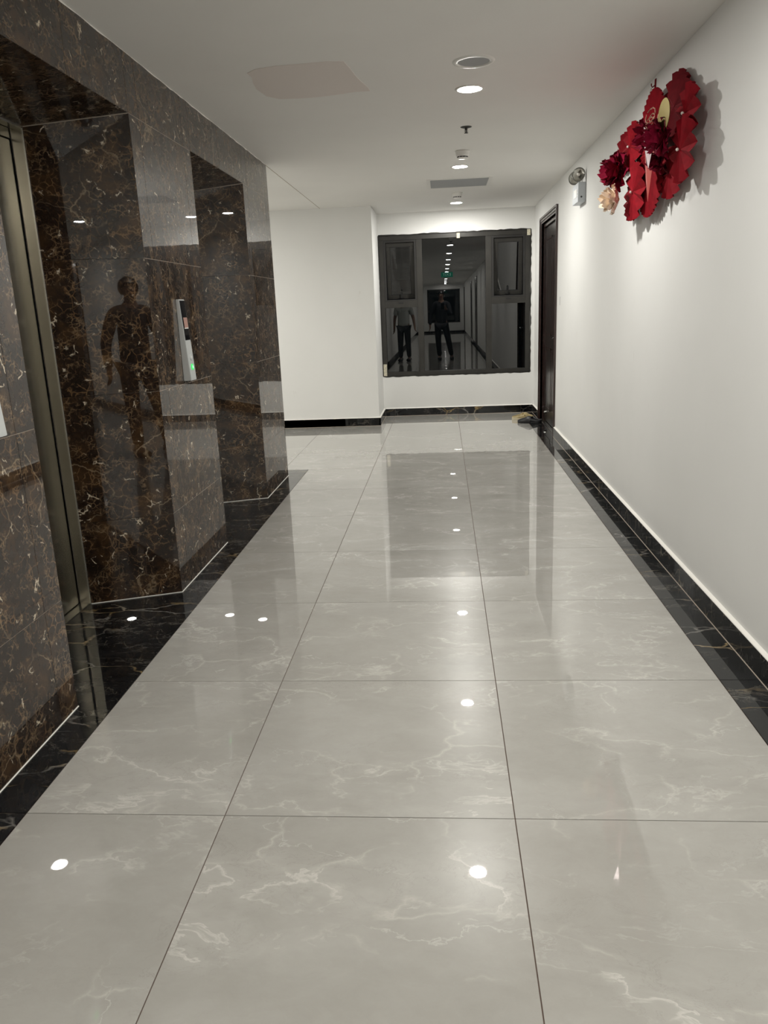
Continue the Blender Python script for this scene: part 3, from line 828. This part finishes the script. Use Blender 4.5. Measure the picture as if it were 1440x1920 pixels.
# rear window, mirrored in window_1
w2 = struct(boxes('window_2', [(-0.15, 1.55, YB - 0.06, YB - 0.01, WZ1 - 0.05, WZ1), (-0.15, 1.55, YB - 0.06, YB - 0.01, WZ0, WZ0 + 0.05),
                               (-0.15, -0.10, YB - 0.06, YB - 0.01, WZ0, WZ1), (1.50, 1.55, YB - 0.06, YB - 0.01, WZ0, WZ1)], M['aluframe']))
box('pane', -0.10, 1.50, YB - 0.04, YB - 0.034, WZ0 + 0.05, WZ1 - 0.05, M['glass'], w2)

# ------------------------------------------------------------------ door_1
door = struct(boxes('door_1', [(XR + 0.02, XR + 0.17, DY0, DY0 + 0.035, 0, DZ), (XR + 0.02, XR + 0.17, DY1 - 0.035, DY1, 0, DZ), (XR + 0.02, XR + 0.17, DY0 + 0.035, DY1 - 0.035, DZ - 0.035, DZ)], M['door']))
def arch(y0, y1, z0, z1, px, name='architrave'):
    return box(name, XR - px, XR + 0.03, y0, y1, z0, z1, M['door'], door, 0.003)
AW = 0.068
for off, wd, px in ((0, 0.022, 0.022), (0.022, 0.026, 0.014), (0.048, 0.020, 0.008)):
    arch(DY0 - AW + off, DY0 - AW + off + wd, 0, DZ + AW - off, px)
    arch(DY1 + AW - off - wd, DY1 + AW - off, 0, DZ + AW - off, px)
    arch(DY0 - AW + off + wd, DY1 + AW - off - wd, DZ + AW - off - wd, DZ + AW - off, px)
leaf = box('door_leaf', XR + 0.045, XR + 0.085, DY0 + 0.038, DY1 - 0.038, 0.012, DZ - 0.038, M['doordark'], door, 0.002)
ym = (DY0 + DY1) / 2
for y0, y1 in ((DY0 + 0.12, ym - 0.05), (ym + 0.05, DY1 - 0.12)):
    for z0, z1 in ((0.16, 0.85), (0.98, DZ - 0.16)):
        boxes('panel_moulding', [(XR + 0.040, XR + 0.046, y0, y1, z0, z0 + 0.02), (XR + 0.040, XR + 0.046, y0, y1, z1 - 0.02, z1), (XR + 0.040, XR + 0.046, y0, y0 + 0.02, z0, z1), (XR + 0.040, XR + 0.046, y1 - 0.02, y1, z0, z1)], M['door'], leaf)
bm = bmesh.new()
tube(bm, [(XR + 0.046, DY0 + 0.10, 1.0), (XR + 0.004, DY0 + 0.10, 1.0)], 0.009, 12); tube(bm, [(XR + 0.004, DY0 + 0.098, 1.0), (XR + 0.002, DY0 + 0.22, 0.985)], 0.008, 12)
bm_obj('door_handle', bm, M['chrome'], leaf)
box('lock_plate', XR + 0.040, XR + 0.046, DY0 + 0.075, DY0 + 0.125, 0.88, 1.12, M['chrome'], leaf, 0.002)
bm = bmesh.new(); lathe(bm, [(0.0, -0.03), (0.014, -0.028), (0.017, -0.01), (0.02, 0.0)], 20, 'X'); bm_obj('door_stop', bm, M['chrome'], leaf, (XR + 0.046, 7.24, 0.115))
box('threshold', XR + 0.0, XR + 0.18, DY0 + 0.035, DY1 - 0.035, -0.002, 0.006, M['black'], door)
box('wall_switch_mark', XR - 0.002, XR + 0.001, 5.985, 5.995, 1.31, 1.39, M['greyplastic'], wr)
# room side behind the leaf kept dark and closed
box('closure', XR + 0.16, XR + 0.2, DY0, DY1, 0, DZ, M['gap'], door)
# doors further back along the corridor, mirrored in the window
for i, yc in enumerate((-8.6, -12.9, -22.9)):
    d = struct(boxes('door_%d' % (i + 2), [(XR - 0.02, XR, yc - 0.58, yc - 0.51, 0, 2.25), (XR - 0.02, XR, yc + 0.51, yc + 0.58, 0, 2.25), (XR - 0.02, XR, yc - 0.51, yc + 0.51, 2.18, 2.25)], M['door']))
    box('door_leaf', XR - 0.006, XR, yc - 0.51, yc + 0.51, 0.0, 2.18, M['doordark'], d)

# ------------------------------------------------------------------ slippers by the door
def slipper(name, label, loc, rotz, mats, L_=0.25, W_=0.092, roll=0.0, vamp=(0.40, 0.92)):
    t = thing(name, label, 'shoe', loc, (roll, 0, rotz))
    def halfw(f):
        return W_ / 2 * (0.80 + 0.20 * math.sin(min(1, f * 1.25) * math.pi * 0.9 - 0.5)) * math.sqrt(max(0.0, 1 - (2 * abs(f - 0.5)) ** 5))
    n = 22
    def outline(sc_=1.0): 
        pts = []
        for i in range(n + 1): f = i / n; pts.append((f * L_, halfw(f) * sc_))
        return pts
    bm = bmesh.new()
    o_ = outline()
    loop = [(x, y) for x, y in o_] + [(x, -y) for x, y in reversed(o_[1:-1])]
    lo = [bm.verts.new((x, y, 0.001)) for x, y in loop]; hi = [bm.verts.new((x, y, 0.020 + 0.010 * max(0, 1 - x / (0.4 * L_)))) for x, y in loop]
    bm.faces.new(lo); bm.faces.new(hi)
    for i in range(len(loop)): bm.faces.new((lo[i], lo[(i + 1) % len(loop)], hi[(i + 1) % len(loop)], hi[i]))
    bm_obj('sole', bm, M[mats[0]], t)
    bm = bmesh.new()
    loop = [(0.004 + x * 0.97, y * 0.9) for x, y in o_] + [(0.004 + x * 0.97, -y * 0.9) for x, y in reversed(o_[1:-1])]
    a = [bm.verts.new((x, y, 0.0205 + 0.010 * max(0, 1 - x / (0.4 * L_)))) for x, y in loop]; b_ = [bm.verts.new((v.co.x, v.co.y, v.co.z + 0.003)) for v in a]
    bm.faces.new(a); bm.faces.new(b_)
    for i in range(len(a)): bm.faces.new((a[i], a[(i + 1) % len(a)], b_[(i + 1) % len(a)], b_[i]))
    bm_obj('insole', bm, M[mats[2]], t)
    # arched upper
    bm = bmesh.new(); rings = []
    f0, f1 = vamp
    for i in range(13):
        f = f0 + (1.0 - f0) * i / 12
        hw = halfw(min(f, 0.998)) * 1.02 + 0.001
        q = (f - f0) / (1.0 - f0); hgt = 0.052 * (1 - q ** 2.2) * (0.80 + 0.20 * math.sin(math.pi * min(1, q * 2))) + 0.016
        rings.append([bm.verts.new((f * L_, hw * math.cos(math.pi * k_ / 10), 0.014 + hgt * math.sin(math.pi * k_ / 10) ** 0.8 if 0 < k_ < 10 else 0.006)) for k_ in range(11)])
    for r0, r1 in zip(rings, rings[1:]):
        for k_ in range(10): bm.faces.new((r0[k_], r0[k_ + 1], r1[k_ + 1], r1[k_]))
    up = bm_obj('upper', bm, M[mats[1]], t, smooth=True)
    sm = up.modifiers.new('thick', 'SOLIDIFY'); sm.thickness = 0.003
    bm = bmesh.new(); back = [(x, y) for x, y in o_ if x <= (f0 + 0.06) * L_]
    path = [(x, y) for x, y in reversed(back)] + [(x, -y) for x, y in back[1:]]
    lo = [bm.verts.new((x, y, 0.010)) for x, y in path]; hi = [bm.verts.new((x * 0.97 + 0.004, y * 0.93, 0.040 + 0.028 * (x / L_ / f0) ** 2)) for x, y in path]
    for i in range(len(path) - 1): bm.faces.new((lo[i], lo[i + 1], hi[i + 1], hi[i]))
    hc = bm_obj('heel_counter', bm, M[mats[1]], t, smooth=True)
    sm = hc.modifiers.new('thick', 'SOLIDIFY'); sm.thickness = 0.003
    return t
slipper('slipper', 'tan slipper with pale sole behind the black one by the dark door', (1.435, 7.50, 0.0), R(6), ('sole', 'tan', 'tan'), 0.27, 0.115, vamp=(0.5, 0.92))
slipper('slipper', 'black slipper on the floor in front of the tan one, beside the dark door', (1.745, 7.13, 0.0), R(155), ('blackshoe', 'blackshoe', 'insole'), 0.29, 0.120)

# ------------------------------------------------------------------ red paper wall decoration
# local frame on the wall: u = towards the camera (-y), v = up, w = out of the wall (-x)
deco = thing('wall_decoration', 'cluster of red pleated paper fans and paper roses hung on the right wall', 'decoration', (XR, 2.6, 2.05))
def dv(u, v, w_): return Vector((-w_, -u, v))
def fan(y, z, w0, ru, rv, n, amp, mat, tu=0.0, tv=0.0, jag=0.0, inner=0.04, pin=None, arc=(0, 1), ph=0.0):
    bm = bmesh.new(); rg = []
    steps = n * 4
    full = True
    cnt = steps
    for r_ in (inner, 0.35, 0.7, 0.93, 1.0):
        ring = []
        for i in range(cnt):
            a = i / steps * math.tau + ph
            q = i % 4
            s = (-1, 0, 1, 0)[q]
            rr = r_ * (1 + ((-jag, jag * 0.55, jag * 0.15, jag * 0.55)[q] if r_ > 0.98 else 0))
            wv = amp * s * r_ + (0.012 * (1 - r_))
            u, v = ru * rr * math.cos(a), rv * rr * math.sin(a)
            ring.append(bm.verts.new(dv(u, v, wv + u * tu + v * tv)))
        rg.append(ring)
    for r0, r1 in zip(rg, rg[1:]):
        for i in range(steps if full else steps):
            j = (i + 1) % cnt
            if not full and i + 1 > steps: continue
            bm.faces.new((r0[i], r0[j], r1[j], r1[i]))
    o = bm_obj('paper_fan', bm, M[mat], deco, (-w0, y_(y), z - 2.05))
    sm = o.modifiers.new('thick', 'SOLIDIFY'); sm.thickness = 0.0012
    if pin:
        b2 = bmesh.new(); bmesh.ops.create_uvsphere(b2, u_segments=12, v_segments=8, radius=0.007)
        bm_obj('pearl_pin', b2, M['pearl'], o, dv(0, 0, 0.022), smooth=True)
    return o
def y_(y): return y - 2.6
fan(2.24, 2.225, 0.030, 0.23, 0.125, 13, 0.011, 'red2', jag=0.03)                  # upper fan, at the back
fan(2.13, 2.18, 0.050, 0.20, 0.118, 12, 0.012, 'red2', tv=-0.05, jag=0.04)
fan(2.22, 1.915, 0.035, 0.21, 0.115, 13, 0.012, 'red', jag=0.04)                   # lower right
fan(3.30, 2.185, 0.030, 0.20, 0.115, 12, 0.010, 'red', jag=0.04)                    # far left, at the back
fan(2.560, 2.055, 0.050, 0.285, 0.302, 46, 0.008, 'red', jag=0.012, inner=0.10)   # big central fan
fan(1.905, 2.105, 0.065, 0.148, 0.118, 10, 0.016, 'red', tu=0.02, jag=0.05, pin=1)
fan(1.89, 1.960, 0.082, 0.170, 0.135, 11, 0.016, 'red', tu=0.02, jag=0.05, pin=1)
fan(2.90, 2.155, 0.070, 0.20, 0.122, 11, 0.014, 'red', jag=0.05, pin=1)
fan(2.77, 1.905, 0.075, 0.20, 0.145, 11, 0.014, 'red', jag=0.05, pin=1)
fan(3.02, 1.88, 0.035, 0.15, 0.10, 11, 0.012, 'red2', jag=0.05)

def petal_mesh(L_, W_, cup, curl):
    bm = bmesh.new(); nu, nv = 6, 6; g = []
    for i in range(nu + 1):
        f = i / nu; row = []
        wd = W_ * (0.35 + 0.65 * math.sin(math.pi * 0.5 * min(1, f / 0.55))) * math.sqrt(max(0.0, 1 - max(0, (f - 0.55) / 0.46) ** 2.4))
        for j in range(nv + 1):
            s = (j / nv - 0.5) * 2
            x = s * wd
            y = L_ * f - 0.10 * L_ * s * s * f
            z = cup * (f ** 1.5) * L_ + 0.30 * W_ * s * s - curl * max(0, f - 0.75) * L_ + 0.006 * math.sin(5 * s + 7 * f)
            row.append(bm.verts.new((x, y, z)))
        g.append(row)
    for i in range(nu):
        for j in range(nv): bm.faces.new((g[i][j], g[i][j + 1], g[i + 1][j + 1], g[i + 1][j]))
    bmesh.ops.recalc_face_normals(bm, faces=bm.faces)
    me = bpy.data.meshes.new('petal'); bm.to_mesh(me); bm.free()
    for p in me.polygons: p.use_smooth = True
    return me
def rose(y, z, w0, rad, mat, label, layers=((8, 1.0, 0.15), (7, 0.82, 0.55), (6, 0.62, 1.0), (4, 0.42, 1.7)), heart=None, tilt=(0, 0)):
    bm = bmesh.new(); bmesh.ops.create_uvsphere(bm, u_segments=14, v_segments=10, radius=rad * 0.20)
    Rm = Matrix(((0, 0, -1), (-1, 0, 0), (0, 1, 0)))      # local x->-y(u), y->z(v), z->-x(w)
    core = bm_obj('rose', bm, M[heart or mat], deco, smooth=True)
    core.location = (-w0, y_(y), z - 2.05)
    core.rotation_euler = (Rm.to_4x4() @ Matrix.Rotation(tilt[0], 4, 'X') @ Matrix.Rotation(tilt[1], 4, 'Y')).to_euler()
    core['label'] = label
    for li, (n, s, cup) in enumerate(layers):
        me = petal_mesh(rad * s, rad * 0.42 * (0.7 + 0.3 * s), cup, 0.5 if cup < 1 else 0.1)
        me.materials.append(M[mat])
        for i in range(n):
            a = math.tau * i / n + li * 0.5 + random.uniform(-0.12, 0.12)
            p = bpy.data.objects.new('petal', me); C.objects.link(p); p.parent = core
            p.rotation_euler = (random.uniform(-0.1, 0.1), random.uniform(-0.08, 0.08), a)
            p.location = (0, 0, -0.012 * (1 - li * 0.6))
    return core
rose(2.98, 2.045, 0.125, 0.115, 'crimson', 'large crimson paper rose', tilt=(0.0, 0.15))
rose(2.90, 1.885, 0.145, 0.085, 'cream', 'cream paper rose with a yellow heart', ((7, 1.0, 0.45), (6, 0.85, 0.9), (4, 0.6, 1.6)), heart='yellow')
rose(2.05, 2.045, 0.125, 0.100, 'crimson', 'crimson paper rose at the centre', tilt=(0.1, -0.1))
rose(2.25, 1.975, 0.085, 0.062, 'crimson', 'small crimson paper rose')
rose(2.50, 2.13, 0.085, 0.085, 'crimson', 'crimson bud beside the shiny film', ((6, 1.0, 0.6), (4, 0.6, 1.3)))
# gold disc with filigree butterfly, pointed film at the centre with its glare as pale colour
bm = bmesh.new(); lathe(bm, [(0.0, 0.0), (0.068, 0.0), (0.068, 0.003), (0.0, 0.004)], 32, 'X'); o = bm_obj('gold_disc', bm, M['gold'], deco, (-0.140, y_(2.00), 0.072), (0, 0.0, 0.1))
bm = bmesh.new()
for s in (-1, 1):
    for rr, a0 in ((0.035, 0.5), (0.026, -0.7), (0.018, 0.1)):
        pts = [(0, s * (0.012 + rr * (1 + math.cos(q * 0.6 + a0)) * 0.8), 0.03 * math.sin(a0) + rr * math.sin(q * 0.6 + a0)) for q in range(11)]
        tube(bm, pts, 0.0028, 6)
bm_obj('filigree_butterfly', bm, M['pinkgold'], deco, (-0.150, y_(2.09), 0.085), (0, 0.3, 0.5))
bm = bmesh.new()
pts = [(-0.11, 0.10), (-0.05, 0.075), (0.0, 0.04), (0.06, 0.075), (0.085, 0.03), (0.055, -0.05), (0.035, -0.075), (0.01, -0.105), (-0.03, -0.075), (-0.075, -0.01)]
cen = bm.verts.new(dv(0, 0.0, 0.022)); ring = [bm.verts.new(dv(u, v, 0.0)) for u, v in pts]
for i in range(len(ring)): bm.faces.new((cen, ring[i], ring[(i + 1) % len(ring)]))
bm_obj('glare_film', bm, M['foil'], deco, (-0.150, y_(2.20), -0.012)); 
bm = bmesh.new()
pts = [(-0.10, 0.02), (-0.06, -0.02), (0.0, -0.06), (0.07, -0.02), (0.10, 0.02), (0.05, -0.12), (0.0, -0.24), (-0.06, -0.12)]
cen = bm.verts.new(dv(0, -0.08, 0.012)); ring = [bm.verts.new(dv(u, v, 0.0)) for u, v in pts]
for i in range(len(ring)): bm.faces.new((cen, ring[i], ring[(i + 1) % len(ring)]))
bm_obj('film_reflection', bm, M['orange'], deco, (-0.105, y_(2.36), -0.005))  # reflections of the film, modelled as an orange piece
# hook and hanging string
hk = thing('wall_hook', 'small dark red adhesive hook above the paper decoration', 'hook', (XR, 2.725, 2.418))
box('hook_plate', -0.004, 0.0, -0.012, 0.012, -0.02, 0.025, M['red2'], hk, 0.001)
bm = bmesh.new(); tube(bm, [(-0.003, 0, -0.004), (-0.016, 0, -0.014), (-0.022, 0, -0.006), (-0.022, 0, 0.004)], 0.003, 8); bm_obj('hook_arm', bm, M['red2'], hk)
bm = bmesh.new(); tube(bm, [(-0.05, 0.10, 0.28), (-0.02, 0.125, 0.356), (-0.05, 0.02, 0.28)], 0.0013, 6)
bm_obj('hanging_string', bm, M['string'], deco)

# ------------------------------------------------------------------ people behind the camera (seen in the window and the marble)
def skin_mesh(name, joints, bones, mat, parent, sub=1, root=0):
    me = bpy.data.meshes.new(name)
    names = list(joints)
    me.from_pydata([joints[n][0] for n in names], [(names.index(a), names.index(b)) for a, b in bones], [])
    o = bpy.data.objects.new(name, me); C.objects.link(o)
    o.modifiers.new('skin', 'SKIN')
    for i, n in enumerate(names):
        r_ = joints[n][1]; r_ = r_ if isinstance(r_, tuple) else (r_, r_)
        me.skin_vertices[0].data[i].radius = r_
        me.skin_vertices[0].data[i].use_root = (i == root)
    s = o.modifiers.new('sub', 'SUBSURF'); s.levels = sub; s.render_levels = sub
    bpy.context.view_layer.update()
    m2 = bpy.data.meshes.new_from_object(o.evaluated_get(bpy.context.evaluated_depsgraph_get()))
    bpy.data.objects.remove(o)
    m2.name = name
    return m2
def hand_chains(J, B, wrist, key, palm_dir, side, up, curl):
    """palm and five fingers; palm_dir = direction hand points, side = thumb side"""
    d, s, u = Vector(palm_dir).normalized(), Vector(side).normalized(), Vector(up).normalized()
    W = Vector(J[wrist][0])
    J[key + 'palm'] = (tuple(W + d * 0.05), (0.032, 0.017)); B.append((wrist, key + 'palm'))
    for i, (off, ln) in enumerate(((0.030, 0.066), (0.010, 0.075), (-0.010, 0.070), (-0.029, 0.056))):
        b0 = W + d * 0.085 + s * off
        p1 = b0 + d * ln * 0.45 * math.cos(curl) - u * ln * 0.45 * math.sin(curl)
        p2 = p1 + d * ln * 0.55 * math.cos(curl * 2.2) - u * ln * 0.55 * math.sin(curl * 2.2)
        ks = [key + 'f%d%s' % (i, c) for c in 'abc']
        for kk, p, r_ in zip(ks, (b0, p1, p2), (0.0095, 0.0085, 0.007)): J[kk] = (tuple(p), r_)
        B += [(key + 'palm', ks[0]), (ks[0], ks[1]), (ks[1], ks[2])]
    a = W + d * 0.035 + s * 0.034; b = a + d * 0.03 + s * 0.022 - u * 0.008; c = b + d * 0.03 + s * 0.004 - u * 0.008
    for kk, p, r_ in zip((key + 't0', key + 't1', key + 't2'), (a, b, c), (0.012, 0.010, 0.008)): J[kk] = (tuple(p), r_)
    B += [(key + 'palm', key + 't0'), (key + 't0', key + 't1'), (key + 't1', key + 't2')]
def person(loc, rotz, label, H, top_mat, leg_mat, pose, long_sleeve=True, hair='short'):
    t = thing('person', label, 'person', loc, (0, 0, rotz))
    k_ = H / 1.70
    J = {}; B = []
    def V(x, y, z): return (x * k_, y * k_, z * k_)
    J['pelvis'] = (V(0, 0, 0.93), (0.155, 0.105)); J['waist'] = (V(0, 0, 1.08), (0.13, 0.095)); J['chest'] = (V(0, 0.01, 1.27), (0.155, 0.11))
    J['collar'] = (V(0, 0.0, 1.41), (0.10, 0.07)); J['neck'] = (V(0, 0.01, 1.475), (0.055, 0.055)); J['jaw'] = (V(0, 0.035, 1.535), (0.055, 0.062)); J['face'] = (V(0, 0.03, 1.60), (0.076, 0.092)); J['crown'] = (V(0, 0.02, 1.665), (0.062, 0.072))
    B += [('pelvis', 'waist'), ('waist', 'chest'), ('chest', 'collar'), ('collar', 'neck'), ('neck', 'jaw'), ('jaw', 'face'), ('face', 'crown')]
    for s, sd in ((-1, 'l'), (1, 'r')):
        P = pose[sd]
        J[sd + 'sho'] = (V(s * 0.175, 0, 1.385), 0.062); J[sd + 'elb'] = (V(*P['elb']), 0.043); J[sd + 'wri'] = (V(*P['wri']), 0.028)
        B += [('collar', sd + 'sho'), (sd + 'sho', sd + 'elb'), (sd + 'elb', sd + 'wri')]
        J[sd + 'hip'] = (V(s * 0.09, 0, 0.86), 0.092); J[sd + 'kne'] = (V(*P['kne']), 0.058); J[sd + 'ank'] = (V(*P['ank']), 0.040)
        ax_, ay_, az_ = P['ank']
        J[sd + 'toe'] = (V(ax_ + s * 0.02, ay_ + 0.16, 0.035), (0.035, 0.025))
        B += [('pelvis', sd + 'hip'), (sd + 'hip', sd + 'kne'), (sd + 'kne', sd + 'ank'), (sd + 'ank', sd + 'toe')]
        hand_chains(J, B, sd + 'wri', sd, P['hd'], P['hs'], P['hu'], P['curl'])
    me = skin_mesh('body', J, B, None, t)
    body = link('body', me, M['skin'], t, smooth=True)
    # facial features and ears joined as small pieces of the face
    bm = bmesh.new()
    tube(bm, [V(0, 0.118, 1.612), V(0, 0.140, 1.585), V(0, 0.118, 1.578)], [0.008, 0.013, 0.010], 10)
    bm_obj('nose', bm, M['skin'], t, smooth=True)
    bm = bmesh.new(); tube(bm, [V(-0.022, 0.112, 1.552), V(0, 0.120, 1.552), V(0.022, 0.112, 1.552)], [0.003, 0.006, 0.003], 8); bm_obj('mouth', bm, M['crimson'], t, smooth=True)
    for s in (-1, 1):
        bm = bmesh.new(); bmesh.ops.create_uvsphere(bm, u_segments=10, v_segments=8, radius=0.011); bm_obj('eye', bm, M['darkplastic'], t, V(s * 0.030, 0.108, 1.615), smooth=True)
        bm = bmesh.new(); bmesh.ops.create_uvsphere(bm, u_segments=10, v_segments=8, radius=0.028)
        for v in bm.verts: v.co.x *= 0.3; v.co.y *= 0.6
        bm_obj('ear', bm, M['skin'], t, V(s * 0.078, 0.015, 1.60), smooth=True)
    # hair cap
    bm = bmesh.new(); bmesh.ops.create_uvsphere(bm, u_segments=26, v_segments=18, radius=0.108 * k_)
    for v in bm.verts:
        v.co.x *= 0.86; v.co.z *= 0.95
        n_ = 0.006 * math.sin(v.co.x * 160) * math.cos(v.co.y * 140)
        v.co *= 1 + n_ * 4
    bmesh.ops.delete(bm, geom=[v for v in bm.verts if (v.co.y > 0.055 and v.co.z < 0.030) or v.co.z < -0.075], context='VERTS')
    bm_obj('hair', bm, M['hair'], t, V(0, 0.008, 1.625), smooth=True)
    # clothing
    g = 0.014
    def grow(keys): return {q: (J[q][0], tuple(a + g for a in (J[q][1] if isinstance(J[q][1], tuple) else (J[q][1],) * 2))) for q in keys}
    tk = ['waist', 'pelvis', 'chest', 'collar'] + [s + q for s in 'lr' for q in ('sho', 'elb')] + ([s + 'wri' for s in 'lr'] if long_sleeve else [])
    tb = [('pelvis', 'waist'), ('waist', 'chest'), ('chest', 'collar')] + [('collar', s + 'sho') for s in 'lr'] + [(s + 'sho', s + 'elb') for s in 'lr'] + ([(s + 'elb', s + 'wri') for s in 'lr'] if long_sleeve else [])
    jj = grow(tk); jj['pelvis'] = (V(0, 0, 0.88), (0.195, 0.145)); jj['waist'] = (J['waist'][0], (0.165, 0.125))
    if not long_sleeve:
        for s in 'lr': 
            a, b = Vector(J[s + 'sho'][0]), Vector(J[s + 'elb'][0]); jj[s + 'elb'] = (tuple(a.lerp(b, 0.8)), (0.065, 0.065))
    link('jacket' if long_sleeve else 'shirt', skin_mesh('top', jj, tb, None, t), M[top_mat], t, smooth=True)
    lk = ['pelvis'] + [s + q for s in 'lr' for q in ('hip', 'kne', 'ank')]
    lb = [('pelvis', s + 'hip') for s in 'lr'] + [(s + 'hip', s + 'kne') for s in 'lr'] + [(s + 'kne', s + 'ank') for s in 'lr']
    jj = grow(lk)
    for s in 'lr':
        p = J[s + 'ank'][0]; jj[s + 'ank'] = (p, (0.062, 0.062)); jj[s + 'kne'] = (J[s + 'kne'][0], (0.080, 0.080)); jj[s + 'hip'] = (J[s + 'hip'][0], (0.105, 0.105))
    link('trousers', skin_mesh('trousers', jj, lb, None, t), M[leg_mat], t, smooth=True)
    for s in 'lr':
        x, y, z = J[s + 'ank'][0]
        bm = bmesh.new(); vs = add_box(bm, x - 0.052, x + 0.052, y - 0.08, y + 0.22, 0.0, 0.090)
        for v in vs:
            if v.co.y > y + 0.1 and v.co.z > 0.05: v.co.z = 0.062
        bmesh.ops.bevel(bm, geom=bm.edges[:], offset=0.018, segments=3, affect='EDGES')
        bm_obj('shoe', bm, M['blackshoe'], t, smooth=True)
    return t
px, py = 0.60, -2.345
pose1 = {'l': dict(elb=(-0.27, -0.02, 1.11), wri=(-0.29, 0.06, 0.87), hd=(0, 0.1, -1), hs=(0, 1, 0), hu=(1, 0, 0), curl=0.35, kne=(-0.09, 0.01, 0.49), ank=(-0.06, -0.03, 0.08)),
         'r': dict(elb=(0.24, 0.12, 1.13), wri=(0.12, 0.36, 1.26), hd=(-0.25, 0.35, 0.6), hs=(-1, 0, 0), hu=(0, -1, 0.3), curl=0.5, kne=(0.17, 0.03, 0.49), ank=(0.25, -0.02, 0.08))}
person((px, py, 0), 0, 'person in black clothes taking the photo, mirrored in the middle window pane', 1.72, 'navy', 'navy', pose1)
tag(box('phone', 0.600, 0.676, CAM.y - 0.026, CAM.y - 0.017, 1.275, 1.425, M['screen'], None, 0.003), 'dark phone held up by the person taking the photo', 'phone')
pose2 = {'l': dict(elb=(-0.24, -0.02, 1.11), wri=(-0.25, 0.05, 0.86), hd=(0, 0.1, -1), hs=(0, 1, 0), hu=(1, 0, 0), curl=0.4, kne=(-0.10, 0.01, 0.49), ank=(-0.11, -0.03, 0.08)),
         'r': dict(elb=(0.25, -0.05, 1.11), wri=(0.30, 0.08, 0.90), hd=(0.1, 0.2, -1), hs=(0, 1, 0), hu=(-1, 0, 0), curl=0.4, kne=(0.10, 0.02, 0.49), ank=(0.12, -0.02, 0.08))}
person((-0.37, -2.35, 0), R(6), 'person in pale grey shirt and dark trousers, mirrored in the lower left window pane', 1.66, 'shirt', 'trouser', pose2, long_sleeve=False)
